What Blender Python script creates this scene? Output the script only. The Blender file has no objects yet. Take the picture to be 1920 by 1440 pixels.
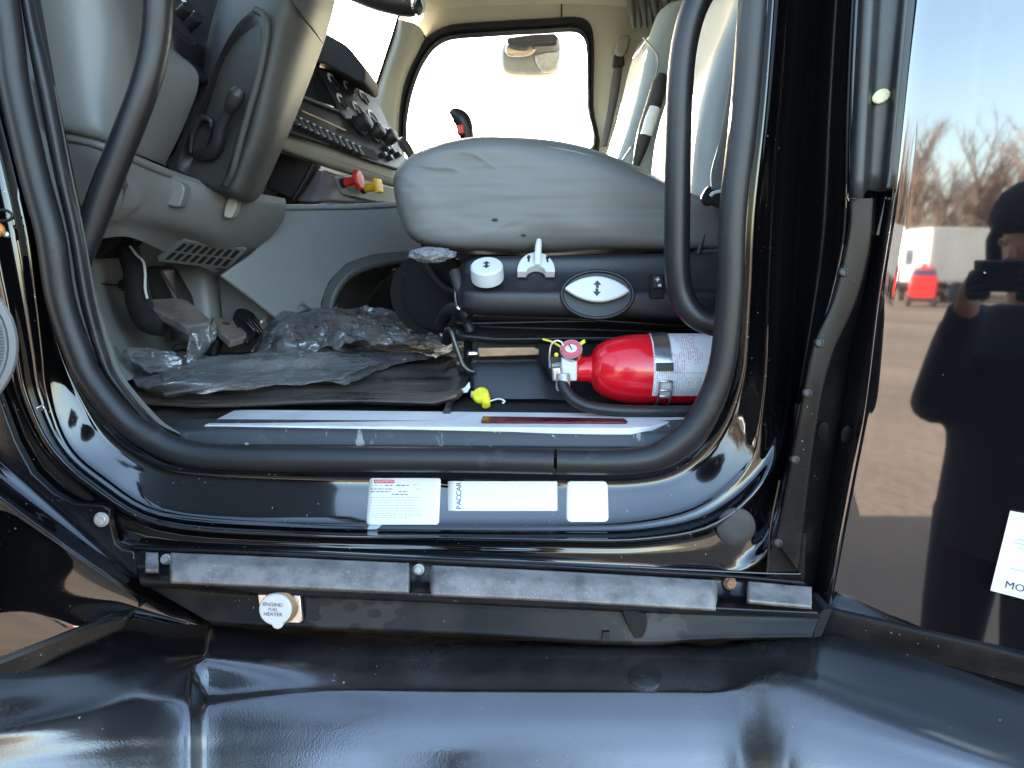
import bpy, bmesh, math, random
from mathutils import Vector, Matrix, Euler, noise as mnoise
random.seed(7)
R = math.radians
scene = bpy.context.scene
COL = scene.collection

# ------------------------------------------------------------------ camera
CAM_Z = 1.62
PITCH = R(10.0)
FPX = 1440.0                      # focal length in pixels of the 1920 px wide photograph
cam_data = bpy.data.cameras.new('camera')
cam_data.sensor_width = 36.0
cam_data.lens = 36.0 * FPX / 1920.0
cam_data.clip_start = 0.01
cam_data.clip_end = 5000.0
cam = bpy.data.objects.new('camera', cam_data)
COL.objects.link(cam)
cam.location = (0, 0, CAM_Z)
cam.rotation_euler = (R(90) - PITCH, 0, 0)
scene.camera = cam

# ------------------------------------------------------------------ sky, sun, exposure
SUN_H = Vector((-0.30, 0.954)).normalized()      # horizontal direction towards the sun (front of the truck, far side)
SUN_EL = R(17.5)
world = bpy.data.worlds.new('World')
scene.world = world
world.use_nodes = True
wn = world.node_tree
wn.nodes.clear()
sky = wn.nodes.new('ShaderNodeTexSky')
sky.sky_type = 'NISHITA'
sky.sun_disc = False
sky.sun_elevation = SUN_EL
sky.sun_rotation = math.atan2(SUN_H.x, SUN_H.y)
sky.air_density = 1.0
sky.dust_density = 1.6
sky.ozone_density = 0.6
bg = wn.nodes.new('ShaderNodeBackground')
bg.inputs['Strength'].default_value = 0.11
wo = wn.nodes.new('ShaderNodeOutputWorld')
wn.links.new(sky.outputs[0], bg.inputs['Color'])
wn.links.new(bg.outputs[0], wo.inputs['Surface'])

sun_data = bpy.data.lights.new('sun', 'SUN')
sun_data.energy = 5.0
sun_data.angle = R(0.53)
sun_data.color = (1.0, 0.93, 0.84)
sun = bpy.data.objects.new('sun', sun_data)
COL.objects.link(sun)
sdir = Vector((SUN_H.x * math.cos(SUN_EL), SUN_H.y * math.cos(SUN_EL), math.sin(SUN_EL)))
sun.rotation_euler = sdir.to_track_quat('Z', 'Y').to_euler()
sun.location = (-8, 8, 12)

vs = scene.view_settings
vs.view_transform = 'Standard'
vs.look = 'None'
vs.exposure = 3.65
vs.gamma = 1.0
vs.use_curve_mapping = False
scene.render.engine = 'CYCLES'
cy = scene.cycles
cy.use_denoising = True
cy.max_bounces = 10
cy.diffuse_bounces = 5
cy.glossy_bounces = 5
cy.transmission_bounces = 6
cy.transparent_max_bounces = 14
cy.caustics_reflective = False
cy.caustics_refractive = False
cy.sample_clamp_indirect = 6.0

# ------------------------------------------------------------------ geometry helpers
CAMV = Vector((0, 0, CAM_Z))
FWD = Vector((0, math.cos(PITCH), -math.sin(PITCH)))
UP = Vector((0, math.sin(PITCH), math.cos(PITCH)))

def ray(px, py):
    return FWD + Vector((1, 0, 0)) * ((px - 960) / FPX) + UP * ((720 - py) / FPX)

def W(px, py, Y):
    d = ray(px, py)
    return CAMV + d * (Y / d.y)

def WZ(px, py, z):
    d = ray(px, py)
    return CAMV + d * ((z - CAM_Z) / d.z)

def WX(px, py, x):
    d = ray(px, py)
    return CAMV + d * (x / d.x)

class Plane:
    def __init__(s, a, b, c):
        s.p = a.copy()
        s.n = (b - a).cross(c - a).normalized()
        if s.n.dot(CAMV - a) < 0:
            s.n = -s.n
        s.u = (b - a).normalized()
        s.v = s.n.cross(s.u).normalized()
    def hit(s, px, py, off=0.0):
        d = ray(px, py)
        t = (s.p - CAMV).dot(s.n) / d.dot(s.n)
        return CAMV + d * t + s.n * off
    def mat(s, px, py, off=0.0, rot=0.0):
        o = s.hit(px, py, off)
        c, q = math.cos(rot), math.sin(rot)
        u = s.u * c + s.v * q
        v = s.v * c - s.u * q
        return Matrix(((u.x, v.x, s.n.x, o.x), (u.y, v.y, s.n.y, o.y), (u.z, v.z, s.n.z, o.z), (0, 0, 0, 1)))

def V3(p):
    return p if isinstance(p, Vector) else W(*p)

def crom(pts, sub, closed=False):
    n = len(pts)
    out = []
    rng = n if closed else n - 1
    for i in range(rng):
        if closed:
            p0, p1, p2, p3 = pts[(i - 1) % n], pts[i], pts[(i + 1) % n], pts[(i + 2) % n]
        else:
            p1, p2 = pts[i], pts[i + 1]
            p0 = pts[i - 1] if i > 0 else p1 * 2 - p2
            p3 = pts[i + 2] if i + 2 < n else p2 * 2 - p1
        for k in range(sub):
            t = k / sub
            # centripetal-like tamed cardinal spline
            m1 = (p2 - p0) * 0.5
            m2 = (p3 - p1) * 0.5
            L = (p2 - p1).length
            if m1.length > 1.2 * L and L > 0: m1 = m1 * (1.2 * L / m1.length)
            if m2.length > 1.2 * L and L > 0: m2 = m2 * (1.2 * L / m2.length)
            h00 = 2*t**3 - 3*t**2 + 1; h10 = t**3 - 2*t**2 + t
            h01 = -2*t**3 + 3*t**2; h11 = t**3 - t**2
            out.append(p1 * h00 + m1 * h10 + p2 * h01 + m2 * h11)
    if not closed:
        out.append(pts[-1].copy())
    return out

def lerp_sub(pts, sub):
    out = []
    for i in range(len(pts) - 1):
        for k in range(sub):
            out.append(pts[i].lerp(pts[i + 1], k / sub))
    out.append(pts[-1].copy())
    return out

def root_loc(parent):
    v = Vector((0, 0, 0))
    while parent is not None:
        v += parent.location
        parent = parent.parent
    return v

def finish(name, verts, faces, mat, parent=None, angle=40, edges=()):
    me = bpy.data.meshes.new(name)
    off = root_loc(parent)
    me.from_pydata([tuple(v - off) for v in verts], list(edges), faces)
    me.update()
    if mat: me.materials.append(mat)
    if faces:
        me.polygons.foreach_set('use_smooth', [True] * len(me.polygons))
        if angle is not None and angle < 179:
            me.set_sharp_from_angle(angle=R(angle))
    ob = bpy.data.objects.new(name, me)
    COL.objects.link(ob)
    if parent: ob.parent = parent
    return ob

def from_bm(name, bm, mat, parent=None, angle=40):
    off = root_loc(parent)
    bmesh.ops.translate(bm, vec=-off, verts=bm.verts[:])
    me = bpy.data.meshes.new(name)
    bm.to_mesh(me); bm.free()
    if mat: me.materials.append(mat)
    me.polygons.foreach_set('use_smooth', [True] * len(me.polygons))
    me.set_sharp_from_angle(angle=R(angle))
    ob = bpy.data.objects.new(name, me)
    COL.objects.link(ob)
    if parent: ob.parent = parent
    return ob

def thing(name, label, cat, loc=(0, 0, 0), group=None):
    o = bpy.data.objects.new(name, None)
    COL.objects.link(o)
    o.location = loc
    o.empty_display_size = 0.1
    return tag(o, label, cat, group)

def tag(o, label, cat, group=None, kind=None):
    o['label'] = label
    if cat: o['category'] = cat
    if group: o['group'] = group
    if kind: o['kind'] = kind
    return o

def struct(o):
    o['kind'] = 'structure'
    return o

def surf(name, rows, mat, parent=None, su=5, sv=5, spl=(True, True), thick=0.0, angle=45, disp=None):
    """loft through rows of control points; thick adds a real back side"""
    rows = [[V3(p) for p in r] for r in rows]
    fu = (lambda p: crom(p, su)) if spl[0] else (lambda p: lerp_sub(p, su))
    fv = (lambda p: crom(p, sv)) if spl[1] else (lambda p: lerp_sub(p, sv))
    g = [fu(r) for r in rows]
    cols = [fv([g[j][i] for j in range(len(g))]) for i in range(len(g[0]))]
    nu, nv = len(cols), len(cols[0])
    if disp:
        cols = [[disp(cols[i][j], i / (nu - 1), j / (nv - 1)) for j in range(nv)] for i in range(nu)]
    verts = [cols[i][j] for i in range(nu) for j in range(nv)]
    faces = [(i*nv + j, (i+1)*nv + j, (i+1)*nv + j+1, i*nv + j+1) for i in range(nu-1) for j in range(nv-1)]
    ob = finish(name, verts, faces, mat, parent, angle)
    # make the normals look to the camera
    me = ob.data
    s = 0.0
    off = root_loc(parent)
    for p in list(me.polygons)[::max(1, len(me.polygons)//40)]:
        s += p.normal.dot(CAMV - off - p.center)
    if s < 0: me.flip_normals()
    if thick:
        m = ob.modifiers.new('solid', 'SOLIDIFY'); m.thickness = thick; m.offset = -1
    return ob

def bevel(ob, w=0.003, seg=2, ang=35):
    m = ob.modifiers.new('bevel', 'BEVEL'); m.width = w; m.segments = seg
    m.limit_method = 'ANGLE'; m.angle_limit = R(ang); m.harden_normals = False
    return ob

def tube(name, pts, r, mat, parent=None, seg=14, sub=8, spline=True, caps=True, closed=False, angle=50):
    pts = [V3(p) for p in pts]
    n0 = len(pts)
    P = crom(pts, sub, closed) if spline else pts
    if isinstance(r, (list, tuple)):
        rv = []
        k = sub if spline else 1
        for i in range(len(P)):
            f = i / k; a = int(min(f, n0 - 1)); b = min(a + 1, n0 - 1)
            rv.append(r[a] + (r[b] - r[a]) * (f - a))
    else:
        rv = [r] * len(P)
    verts, faces = tube_data(P, rv, seg, caps, closed)
    return finish(name, verts, faces, mat, parent, angle)

def tube_data(P, rv, seg, caps=True, closed=False, base=0):
    verts, faces = [], []
    n = len(P)
    T = []
    for i in range(n):
        a = P[(i-1) % n] if (i > 0 or closed) else P[i]
        b = P[(i+1) % n] if (i < n-1 or closed) else P[i]
        d = b - a
        T.append(d.normalized() if d.length > 1e-9 else Vector((0, 0, 1)))
    ref = Vector((0, 0, 1)) if abs(T[0].z) < 0.9 else Vector((1, 0, 0))
    N = (ref - T[0] * ref.dot(T[0])).normalized()
    for i in range(n):
        N = (N - T[i] * N.dot(T[i]))
        N = N.normalized() if N.length > 1e-9 else T[i].orthogonal().normalized()
        B = T[i].cross(N)
        for k in range(seg):
            a = 2 * math.pi * k / seg
            verts.append(P[i] + (N * math.cos(a) + B * math.sin(a)) * rv[i])
    m = n if closed else n - 1
    for i in range(m):
        for k in range(seg):
            a = base + i*seg + k; b = base + i*seg + (k+1) % seg
            c = base + ((i+1) % n)*seg + (k+1) % seg; d = base + ((i+1) % n)*seg + k
            faces.append((a, b, c, d))
    if caps and not closed:
        faces.append(tuple(base + k for k in reversed(range(seg))))
        faces.append(tuple(base + (n-1)*seg + k for k in range(seg)))
    return verts, faces

def prism_pts(name, front, vec, mat, parent=None, bev=0.002, seg=2, angle=35):
    """closed outline extruded along vec"""
    bm = bmesh.new()
    vs_ = [bm.verts.new(p) for p in front]
    f = bm.faces.new(vs_)
    bm.normal_update()
    if f.normal.dot(vec) > 0: f.normal_flip()
    ret = bmesh.ops.extrude_face_region(bm, geom=[f])
    nv = [e for e in ret['geom'] if isinstance(e, bmesh.types.BMVert)]
    bmesh.ops.translate(bm, vec=vec, verts=nv)
    # the original face became the open front: make sure it exists
    if not any(all(v in fc.verts for v in vs_) for fc in bm.faces):
        bm.faces.new(vs_)
    bmesh.ops.recalc_face_normals(bm, faces=bm.faces[:])
    ob = from_bm(name, bm, mat, parent, angle)
    if bev: bevel(ob, bev, seg)
    return ob

def prism(name, outline, Y0, Y1, mat, parent=None, bev=0.002, smooth=0, seg=2):
    pts = [W(x, y, Y0) for x, y in outline]
    if smooth: pts = crom(pts, smooth, True)
    return prism_pts(name, pts, Vector((0, Y1 - Y0, 0)), mat, parent, bev, seg)

def plate(name, outline, pl, thick, mat, parent=None, off=0.0, bev=0.002, smooth=0, seg=2):
    pts = [pl.hit(x, y, off) for x, y in outline]
    if smooth: pts = crom(pts, smooth, True)
    return prism_pts(name, pts, -pl.n * thick, mat, parent, bev, seg)

def box(name, c, size, mat, parent=None, rot=None, bev=0.003, seg=2):
    bm = bmesh.new()
    bmesh.ops.create_cube(bm, size=1.0)
    bmesh.ops.scale(bm, vec=Vector(size), verts=bm.verts[:])
    m = (rot if rot is not None else Matrix.Identity(3))
    if isinstance(m, Euler): m = m.to_matrix()
    bmesh.ops.transform(bm, matrix=Matrix.Translation(Vector(c)) @ m.to_4x4(), verts=bm.verts[:])
    ob = from_bm(name, bm, mat, parent, 35)
    if bev: bevel(ob, bev, seg)
    return ob

def lathe(name, prof, M, mat, parent=None, seg=24, angle=35, arc=(0, 2*math.pi), sx=1.0, sy=1.0):
    """profile of (radius, height) about local z of matrix M"""
    full = abs(arc[1] - arc[0] - 2*math.pi) < 1e-6
    ns = seg if full else seg + 1
    verts, faces = [], []
    for r, h in prof:
        for k in range(ns):
            a = arc[0] + (arc[1]-arc[0]) * k / seg
            verts.append(M @ Vector((r * math.cos(a) * sx, r * math.sin(a) * sy, h)))
    for j in range(len(prof)-1):
        for k in range(seg):
            k2 = (k+1) % ns if full else k+1
            faces.append((j*ns+k, j*ns+k2, (j+1)*ns+k2, (j+1)*ns+k))
    if full and prof[-1][0] > 1e-6: faces.append(tuple((len(prof)-1)*ns + k for k in range(ns)))
    if full and prof[0][0] > 1e-6: faces.append(tuple(reversed(range(ns))))
    return finish(name, verts, faces, mat, parent, angle)

def axis_mat(o, z, xhint=Vector((0, 0, 1))):
    z = z.normalized()
    x = xhint - z * xhint.dot(z)
    if x.length < 1e-6: x = z.orthogonal()
    x.normalize(); y = z.cross(x)
    return Matrix(((x.x, y.x, z.x, o.x), (x.y, y.y, z.y, o.y), (x.z, y.z, z.z, o.z), (0, 0, 0, 1)))

def rings(name, ringlist, mat, parent=None, cap0=True, cap1=True, angle=50):
    """loft of closed rings (equal length lists of Vectors)"""
    n = len(ringlist[0])
    verts = [v for r in ringlist for v in r]
    faces = []
    for j in range(len(ringlist)-1):
        for k in range(n):
            faces.append((j*n+k, j*n+(k+1) % n, (j+1)*n+(k+1) % n, (j+1)*n+k))
    if cap0: faces.append(tuple(reversed(range(n))))
    if cap1: faces.append(tuple((len(ringlist)-1)*n + k for k in range(n)))
    ob = finish(name, verts, faces, mat, parent, angle)
    bm = bmesh.new(); bm.from_mesh(ob.data)
    bmesh.ops.recalc_face_normals(bm, faces=bm.faces[:])
    bm.to_mesh(ob.data); bm.free()
    return ob

def pillow(name, outline, Ys, mat, parent=None, smooth=5, angle=60):
    """outline in px at the first full depth; Ys = list of (Y, inset m) rings"""
    Yb = Ys[0][0]
    base = crom([W(x, y, Ys[len(Ys)//2][0] if False else PILLOW_Y) for x, y in outline], smooth, True)
    c = sum(base, Vector()) / len(base)
    rl = []
    for Y, inset in Ys:
        ring = []
        for p in base:
            d = Vector((c.x - p.x, 0, c.z - p.z)); L = d.length
            q = p + d * (inset / L if inset < L else 0.98)
            q.y = Y + (p.y - PILLOW_Y)
            ring.append(q)
        rl.append(ring)
    return rings(name, rl, mat, parent, angle=angle)

def text(name, s, M, size, mat, parent=None, align='CENTER', extrude=0.0, sx=1.0):
    cu = bpy.data.curves.new(name, 'FONT')
    cu.body = s; cu.size = size; cu.align_x = align; cu.align_y = 'CENTER'; cu.extrude = extrude
    cu.resolution_u = 3
    tmp = bpy.data.objects.new(name, cu); COL.objects.link(tmp)
    dg = bpy.context.evaluated_depsgraph_get()
    me = bpy.data.meshes.new_from_object(tmp.evaluated_get(dg))
    bpy.data.objects.remove(tmp); bpy.data.curves.remove(cu)
    off = root_loc(parent)
    me.transform(Matrix.Translation(-off) @ M @ Matrix.Diagonal((sx, 1, 1, 1)))
    me.materials.clear(); me.materials.append(mat)
    ob = bpy.data.objects.new(name, me); COL.objects.link(ob)
    if parent: ob.parent = parent
    return ob

def join_boxes(name, items, mat, parent=None):
    """items: list of (matrix, size) - one mesh (marks of one print)"""
    bm = bmesh.new()
    for M, s in items:
        r = bmesh.ops.create_cube(bm, size=1.0)
        bmesh.ops.transform(bm, matrix=M @ Matrix.Diagonal((s[0], s[1], s[2], 1)), verts=r['verts'])
    return from_bm(name, bm, mat, parent, 35)

# ------------------------------------------------------------------ materials
def M(name, col, rough=0.5, metal=0.0, ior=1.5, coat=0.0, var=None, bump=None, dust=None, speck=None, rvar=None, wave=None, coat_rough=0.03, sheen=0.0, streak=None):
    m = bpy.data.materials.new(name)
    m.use_nodes = True
    nt = m.node_tree
    N, L = nt.nodes, nt.links
    b = N['Principled BSDF']
    tc = N.new('ShaderNodeTexCoord')
    co = tc.outputs['Object']
    b.inputs['Base Color'].default_value = (*col, 1)
    b.inputs['Roughness'].default_value = rough
    b.inputs['Metallic'].default_value = metal
    b.inputs['IOR'].default_value = ior
    b.inputs['Coat Weight'].default_value = coat
    b.inputs['Coat Roughness'].default_value = coat_rough
    if sheen: b.inputs['Sheen Weight'].default_value = sheen
    def noise(scale, detail=4, rgh=0.55, stretch=None):
        t = N.new('ShaderNodeTexNoise')
        t.inputs['Scale'].default_value = scale
        t.inputs['Detail'].default_value = detail
        t.inputs['Roughness'].default_value = rgh
        if stretch:
            mp = N.new('ShaderNodeMapping'); mp.inputs['Scale'].default_value = stretch
            L.new(co, mp.inputs['Vector']); L.new(mp.outputs[0], t.inputs['Vector'])
        else:
            L.new(co, t.inputs['Vector'])
        return t.outputs['Fac']
    def ramp(sock, a, bb):
        r = N.new('ShaderNodeMapRange'); r.clamp = True
        r.inputs['From Min'].default_value = a; r.inputs['From Max'].default_value = bb
        L.new(sock, r.inputs['Value']); return r.outputs['Result']
    def mixc(fac, A, B):
        x = N.new('ShaderNodeMix'); x.data_type = 'RGBA'
        L.new(fac, x.inputs['Factor'])
        for s, k in ((A, 6), (B, 7)):
            if isinstance(s, tuple): x.inputs[k].default_value = (*s, 1)
            else: L.new(s, x.inputs[k])
        return x.outputs[2]
    def mul(sock, k):
        x = N.new('ShaderNodeMath'); x.operation = 'MULTIPLY'; x.inputs[1].default_value = k
        L.new(sock, x.inputs[0]); return x.outputs[0]
    def addv(a, bq):
        x = N.new('ShaderNodeMath'); x.operation = 'ADD'; x.use_clamp = True
        L.new(a, x.inputs[0])
        if isinstance(bq, float): x.inputs[1].default_value = bq
        else: L.new(bq, x.inputs[1])
        return x.outputs[0]
    cur = col
    rsock = None
    if var:
        sc_, amt = var
        f = noise(sc_)
        lo = tuple(c * (1 - amt) for c in col); hi = tuple(min(1, c * (1 + amt)) for c in col)
        cur = mixc(ramp(f, 0.3, 0.7), lo, hi)
    if dust:
        sc_, a, bb, dcol, drough = dust[:5]
        f = ramp(noise(sc_, 8, 0.65, dust[5] if len(dust) > 5 else None), a, bb)
        fine = ramp(noise(sc_ * 40, 3), 0.05, 0.72)
        mm = N.new('ShaderNodeMath'); mm.operation = 'MULTIPLY'
        L.new(f, mm.inputs[0]); L.new(fine, mm.inputs[1])
        f = mm.outputs[0]
        cur = mixc(f, cur, dcol)
        x = N.new('ShaderNodeMix'); L.new(f, x.inputs['Factor'])
        x.inputs[2].default_value = rough; x.inputs[3].default_value = drough
        rsock = x.outputs[0]
        if coat:
            y = N.new('ShaderNodeMix'); L.new(f, y.inputs['Factor'])
            y.inputs[2].default_value = coat; y.inputs[3].default_value = 0.0
            L.new(y.outputs[0], b.inputs['Coat Weight'])
    if streak:
        sc_, st, a, bb, dcol = streak
        f = ramp(noise(sc_, 6, 0.6, st), a, bb)
        cur = mixc(f, cur, dcol)
    if speck:
        sc_, th, dcol = speck
        f = ramp(noise(sc_, 2, 0.5), th, th + 0.03)
        f2 = ramp(noise(sc_ * 0.09, 2, 0.5), 0.5, 0.62)
        mm = N.new('ShaderNodeMath'); mm.operation = 'MULTIPLY'
        L.new(f, mm.inputs[0]); L.new(f2, mm.inputs[1])
        cur = mixc(mm.outputs[0], cur, dcol)
    if rvar:
        f = noise(rvar[0], 5)
        base = rsock
        r2 = N.new('ShaderNodeMapRange')
        r2.inputs['From Min'].default_value = 0.3; r2.inputs['From Max'].default_value = 0.7
        r2.inputs['To Min'].default_value = -rvar[1]; r2.inputs['To Max'].default_value = rvar[1]
        L.new(f, r2.inputs['Value'])
        if base is None:
            rsock = addv(r2.outputs['Result'], float(rough))
        else:
            rsock = addv(r2.outputs['Result'], base)
    if not isinstance(cur, tuple): L.new(cur, b.inputs['Base Color'])
    if rsock is not None: L.new(rsock, b.inputs['Roughness'])
    last = None
    for bp in ([bump] if bump and not isinstance(bump[0], tuple) else (bump or [])):
        sc_, st, dist = bp[:3]
        f = noise(sc_, bp[3] if len(bp) > 3 else 3, 0.5, bp[4] if len(bp) > 4 else None)
        bn = N.new('ShaderNodeBump'); bn.inputs['Strength'].default_value = st; bn.inputs['Distance'].default_value = dist
        L.new(f, bn.inputs['Height'])
        if last: L.new(last, bn.inputs['Normal'])
        last = bn.outputs[0]
    if last:
        L.new(last, b.inputs['Normal'])
        if coat and not (bump and bump[0] == 'nocoat'): L.new(last, b.inputs['Coat Normal'])
    return m

DUST = (0.30, 0.26, 0.22)
m_paint = M('black_gloss_paint', (0.003, 0.003, 0.0035), 0.06, ior=1.6, coat=0.6, coat_rough=0.02,
            bump=(2.2, 0.25, 0.004, 2), speck=(260, 0.72, (0.5, 0.5, 0.5)), rvar=(9, 0.03))
m_paintd = M('black_paint_dusty', (0.006, 0.006, 0.007), 0.24, ior=1.38, coat=0.15, coat_rough=0.12,
             bump=(3.0, 0.25, 0.004, 2), dust=(7, 0.42, 0.74, (0.045, 0.040, 0.037), 0.5), speck=(220, 0.72, (0.45, 0.44, 0.42)))
m_channel = M('channel_black', (0.004, 0.004, 0.0045), 0.3, ior=1.3)
m_flange = M('flange_satin_black', (0.006, 0.006, 0.0065), 0.28, ior=1.33, dust=(9, 0.5, 0.75, (0.03, 0.027, 0.025), 0.5), speck=(220, 0.72, (0.3, 0.3, 0.28)))
m_panel = M('sleeper_paint', (0.004, 0.004, 0.006), 0.03, ior=2.3, coat=0.5, coat_rough=0.025,
            bump=(1.4, 0.10, 0.003, 2), speck=(200, 0.76, (0.5, 0.5, 0.5)),
            streak=(14, (1.0, 1.0, 0.06), 0.68, 0.8, (0.05, 0.05, 0.055)))
m_ledge = M('dusty_black_plastic', (0.03, 0.03, 0.033), 0.35, ior=1.6, bump=[(1500, 0.15, 0.0004), (60, 0.15, 0.001)],
            dust=(30, 0.16, 0.58, (0.42, 0.385, 0.355), 0.7), speck=(300, 0.66, (0.5, 0.46, 0.42)))
m_step = M('satin_black_step', (0.010, 0.010, 0.011), 0.18, ior=2.2, bump=[(420, 0.25, 0.0005), (4, 0.10, 0.008, 2, (0.6, 1, 1))],
           rvar=(7, 0.10), dust=(5, 0.46, 0.80, (0.045, 0.042, 0.04), 0.4),
           streak=(22, (0.3, 1.5, 1.0), 0.70, 0.80, (0.07, 0.07, 0.075)), speck=(160, 0.74, (0.4, 0.4, 0.4)))
def spots(m):
    '''dried splash marks: dusty patches with clean dark ovals, at two places along the skirt'''
    nt = m.node_tree; N, L = nt.nodes, nt.links; b = N['Principled BSDF']
    tc = N.new('ShaderNodeTexCoord'); sx = N.new('ShaderNodeSeparateXYZ'); L.new(tc.outputs['Object'], sx.inputs[0])
    mp = N.new('ShaderNodeMapping'); mp.inputs['Scale'].default_value = (1.0, 1.0, 1.7); L.new(tc.outputs['Object'], mp.inputs['Vector'])
    vo = N.new('ShaderNodeTexVoronoi'); vo.inputs['Scale'].default_value = 42; vo.inputs['Randomness'].default_value = 0.75; L.new(mp.outputs[0], vo.inputs['Vector'])
    rg = N.new('ShaderNodeMapRange'); rg.inputs['From Min'].default_value = 0.36; rg.inputs['From Max'].default_value = 0.46; L.new(vo.outputs['Distance'], rg.inputs['Value'])
    nz = N.new('ShaderNodeTexNoise'); nz.inputs['Scale'].default_value = 28; L.new(tc.outputs['Object'], nz.inputs['Vector'])
    wob = N.new('ShaderNodeMath'); wob.operation = 'MULTIPLY_ADD'; wob.inputs[1].default_value = 0.09; L.new(nz.outputs['Fac'], wob.inputs[0]); L.new(sx.outputs['X'], wob.inputs[2])
    tot = None
    for x0, x1 in ((-0.205, -0.095), (0.205, 0.275)):
        c = N.new('ShaderNodeMath'); c.operation = 'COMPARE'; c.inputs[1].default_value = (x0+x1)/2; c.inputs[2].default_value = (x1-x0)/2
        L.new(wob.outputs[0], c.inputs[0])
        if tot is None: tot = c.outputs[0]
        else:
            a = N.new('ShaderNodeMath'); a.operation = 'ADD'; L.new(tot, a.inputs[0]); L.new(c.outputs[0], a.inputs[1]); tot = a.outputs[0]
    mu = N.new('ShaderNodeMath'); mu.operation = 'MULTIPLY'; L.new(rg.outputs[0], mu.inputs[0]); L.new(tot, mu.inputs[1])
    src = b.inputs['Base Color'].links[0].from_socket
    mx = N.new('ShaderNodeMix'); mx.data_type = 'RGBA'; L.new(mu.outputs[0], mx.inputs['Factor']); L.new(src, mx.inputs[6]); mx.inputs[7].default_value = (0.034, 0.030, 0.027, 1)
    L.new(mx.outputs[2], b.inputs['Base Color'])
m_skirt = M('dirty_black_skirt', (0.007, 0.0068, 0.0065), 0.34, ior=1.33, dust=(11, 0.46, 0.76, (0.04, 0.034, 0.03), 0.7),
            speck=(180, 0.72, (0.35, 0.33, 0.3)), bump=(30, 0.15, 0.001))
spots(m_skirt)
m_rubber = M('black_rubber', (0.016, 0.0165, 0.018), 0.42, bump=(1400, 0.25, 0.0004), var=(9, 0.25), dust=(14, 0.58, 0.8, (0.11, 0.105, 0.10), 0.75))
m_rubber2 = M('ribbed_rubber', (0.03, 0.033, 0.033), 0.38, bump=[(600, 0.3, 0.0008, 3, (1, 1, 0.25))], var=(12, 0.3))
m_handle = M('handle_black', (0.013, 0.013, 0.014), 0.38, bump=(1600, 0.3, 0.0004), var=(8, 0.15))
m_grey = M('grey_trim_plastic', (0.18, 0.183, 0.172), 0.42, bump=(1500, 0.12, 0.0004), var=(4, 0.06), rvar=(6, 0.06))
m_grey2 = M('cool_grey_plastic', (0.20, 0.208, 0.212), 0.42, bump=(1500, 0.12, 0.0004), var=(4, 0.06))
m_grey3 = M('footwell_grey', (0.29, 0.30, 0.285), 0.5, bump=(900, 0.12, 0.0005), var=(7, 0.10), dust=(9, 0.55, 0.8, (0.16, 0.14, 0.12), 0.7))
m_column = M('column_shroud_plastic', (0.043, 0.042, 0.036), 0.6, bump=(1100, 0.35, 0.0006), var=(6, 0.08))
m_columnd = M('column_lower_plastic', (0.018, 0.018, 0.020), 0.42, bump=(1100, 0.3, 0.0005), var=(6, 0.08))
m_dark = M('dark_plastic', (0.016, 0.016, 0.018), 0.45, bump=(800, 0.2, 0.0005), var=(10, 0.2))
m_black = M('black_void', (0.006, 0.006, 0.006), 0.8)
m_seatpan = M('seat_panel_plastic', (0.019, 0.0195, 0.022), 0.40, bump=(1300, 0.35, 0.0005), var=(9, 0.12))
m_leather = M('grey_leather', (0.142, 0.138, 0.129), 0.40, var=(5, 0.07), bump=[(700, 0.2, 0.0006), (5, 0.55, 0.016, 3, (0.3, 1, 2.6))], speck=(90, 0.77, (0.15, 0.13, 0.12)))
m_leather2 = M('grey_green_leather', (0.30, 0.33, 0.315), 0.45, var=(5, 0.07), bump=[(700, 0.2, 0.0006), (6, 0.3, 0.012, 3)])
m_cream = M('cream_trim', (0.62, 0.585, 0.47), 0.6, bump=(500, 0.15, 0.0006), var=(3, 0.05))
m_head = M('headliner_fabric', (0.58, 0.53, 0.42), 0.9, bump=(700, 0.3, 0.0008), var=(3, 0.06))
m_creamt = M('tan_dash_trim', (0.33, 0.32, 0.265), 0.5, bump=(900, 0.12, 0.0005), var=(5, 0.05))
m_white = M('white_plastic', (0.72, 0.73, 0.72), 0.35, var=(20, 0.03))
m_sticker = M('sticker_paper', (0.86, 0.87, 0.86), 0.35, var=(15, 0.02), bump=(50, 0.12, 0.0008))
m_paper = M('white_paper', (0.85, 0.86, 0.87), 0.6, bump=(12, 0.2, 0.002))
m_ink = M('dark_print', (0.03, 0.03, 0.035), 0.5)
m_inkl = M('pale_print', (0.45, 0.52, 0.55), 0.5)
m_pink = M('red_print', (0.80, 0.12, 0.20), 0.45)
m_alu = M('brushed_aluminium', (0.80, 0.79, 0.77), 0.45, metal=0.0, bump=[(160, 0.2, 0.0006, 3, (0.02, 1, 1))], var=(20, 0.10, ), dust=(24, 0.55, 0.8, (0.55, 0.54, 0.52), 0.6))  # pale non-metal base stands in for the window's reflection on the sill
m_steel = M('bright_steel', (0.72, 0.71, 0.69), 0.28, metal=1.0, bump=(300, 0.15, 0.0003), var=(60, 0.15))
m_dsteel = M('dark_steel', (0.10, 0.095, 0.09), 0.3, metal=0.8)
m_zinc = M('weathered_zinc', (0.50, 0.48, 0.44), 0.5, metal=0.5, bump=(300, 0.3, 0.0006), var=(150, 0.3))
m_rust = M('rusty_steel', (0.28, 0.14, 0.08), 0.7, metal=0.3, bump=(400, 0.4, 0.0006), var=(200, 0.45))
m_bronze = M('bronze_steel', (0.36, 0.25, 0.16), 0.38, metal=0.7, var=(40, 0.2), bump=(200, 0.15, 0.0004))
m_red = M('extinguisher_red', (0.78, 0.008, 0.022), 0.22, ior=1.5, coat=0.5, bump=(5, 0.12, 0.004, 2), var=(5, 0.05))
m_redr = M('red_reflector', (0.12, 0.006, 0.012), 0.25, var=(120, 0.7), bump=(300, 0.4, 0.0008))
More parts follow.
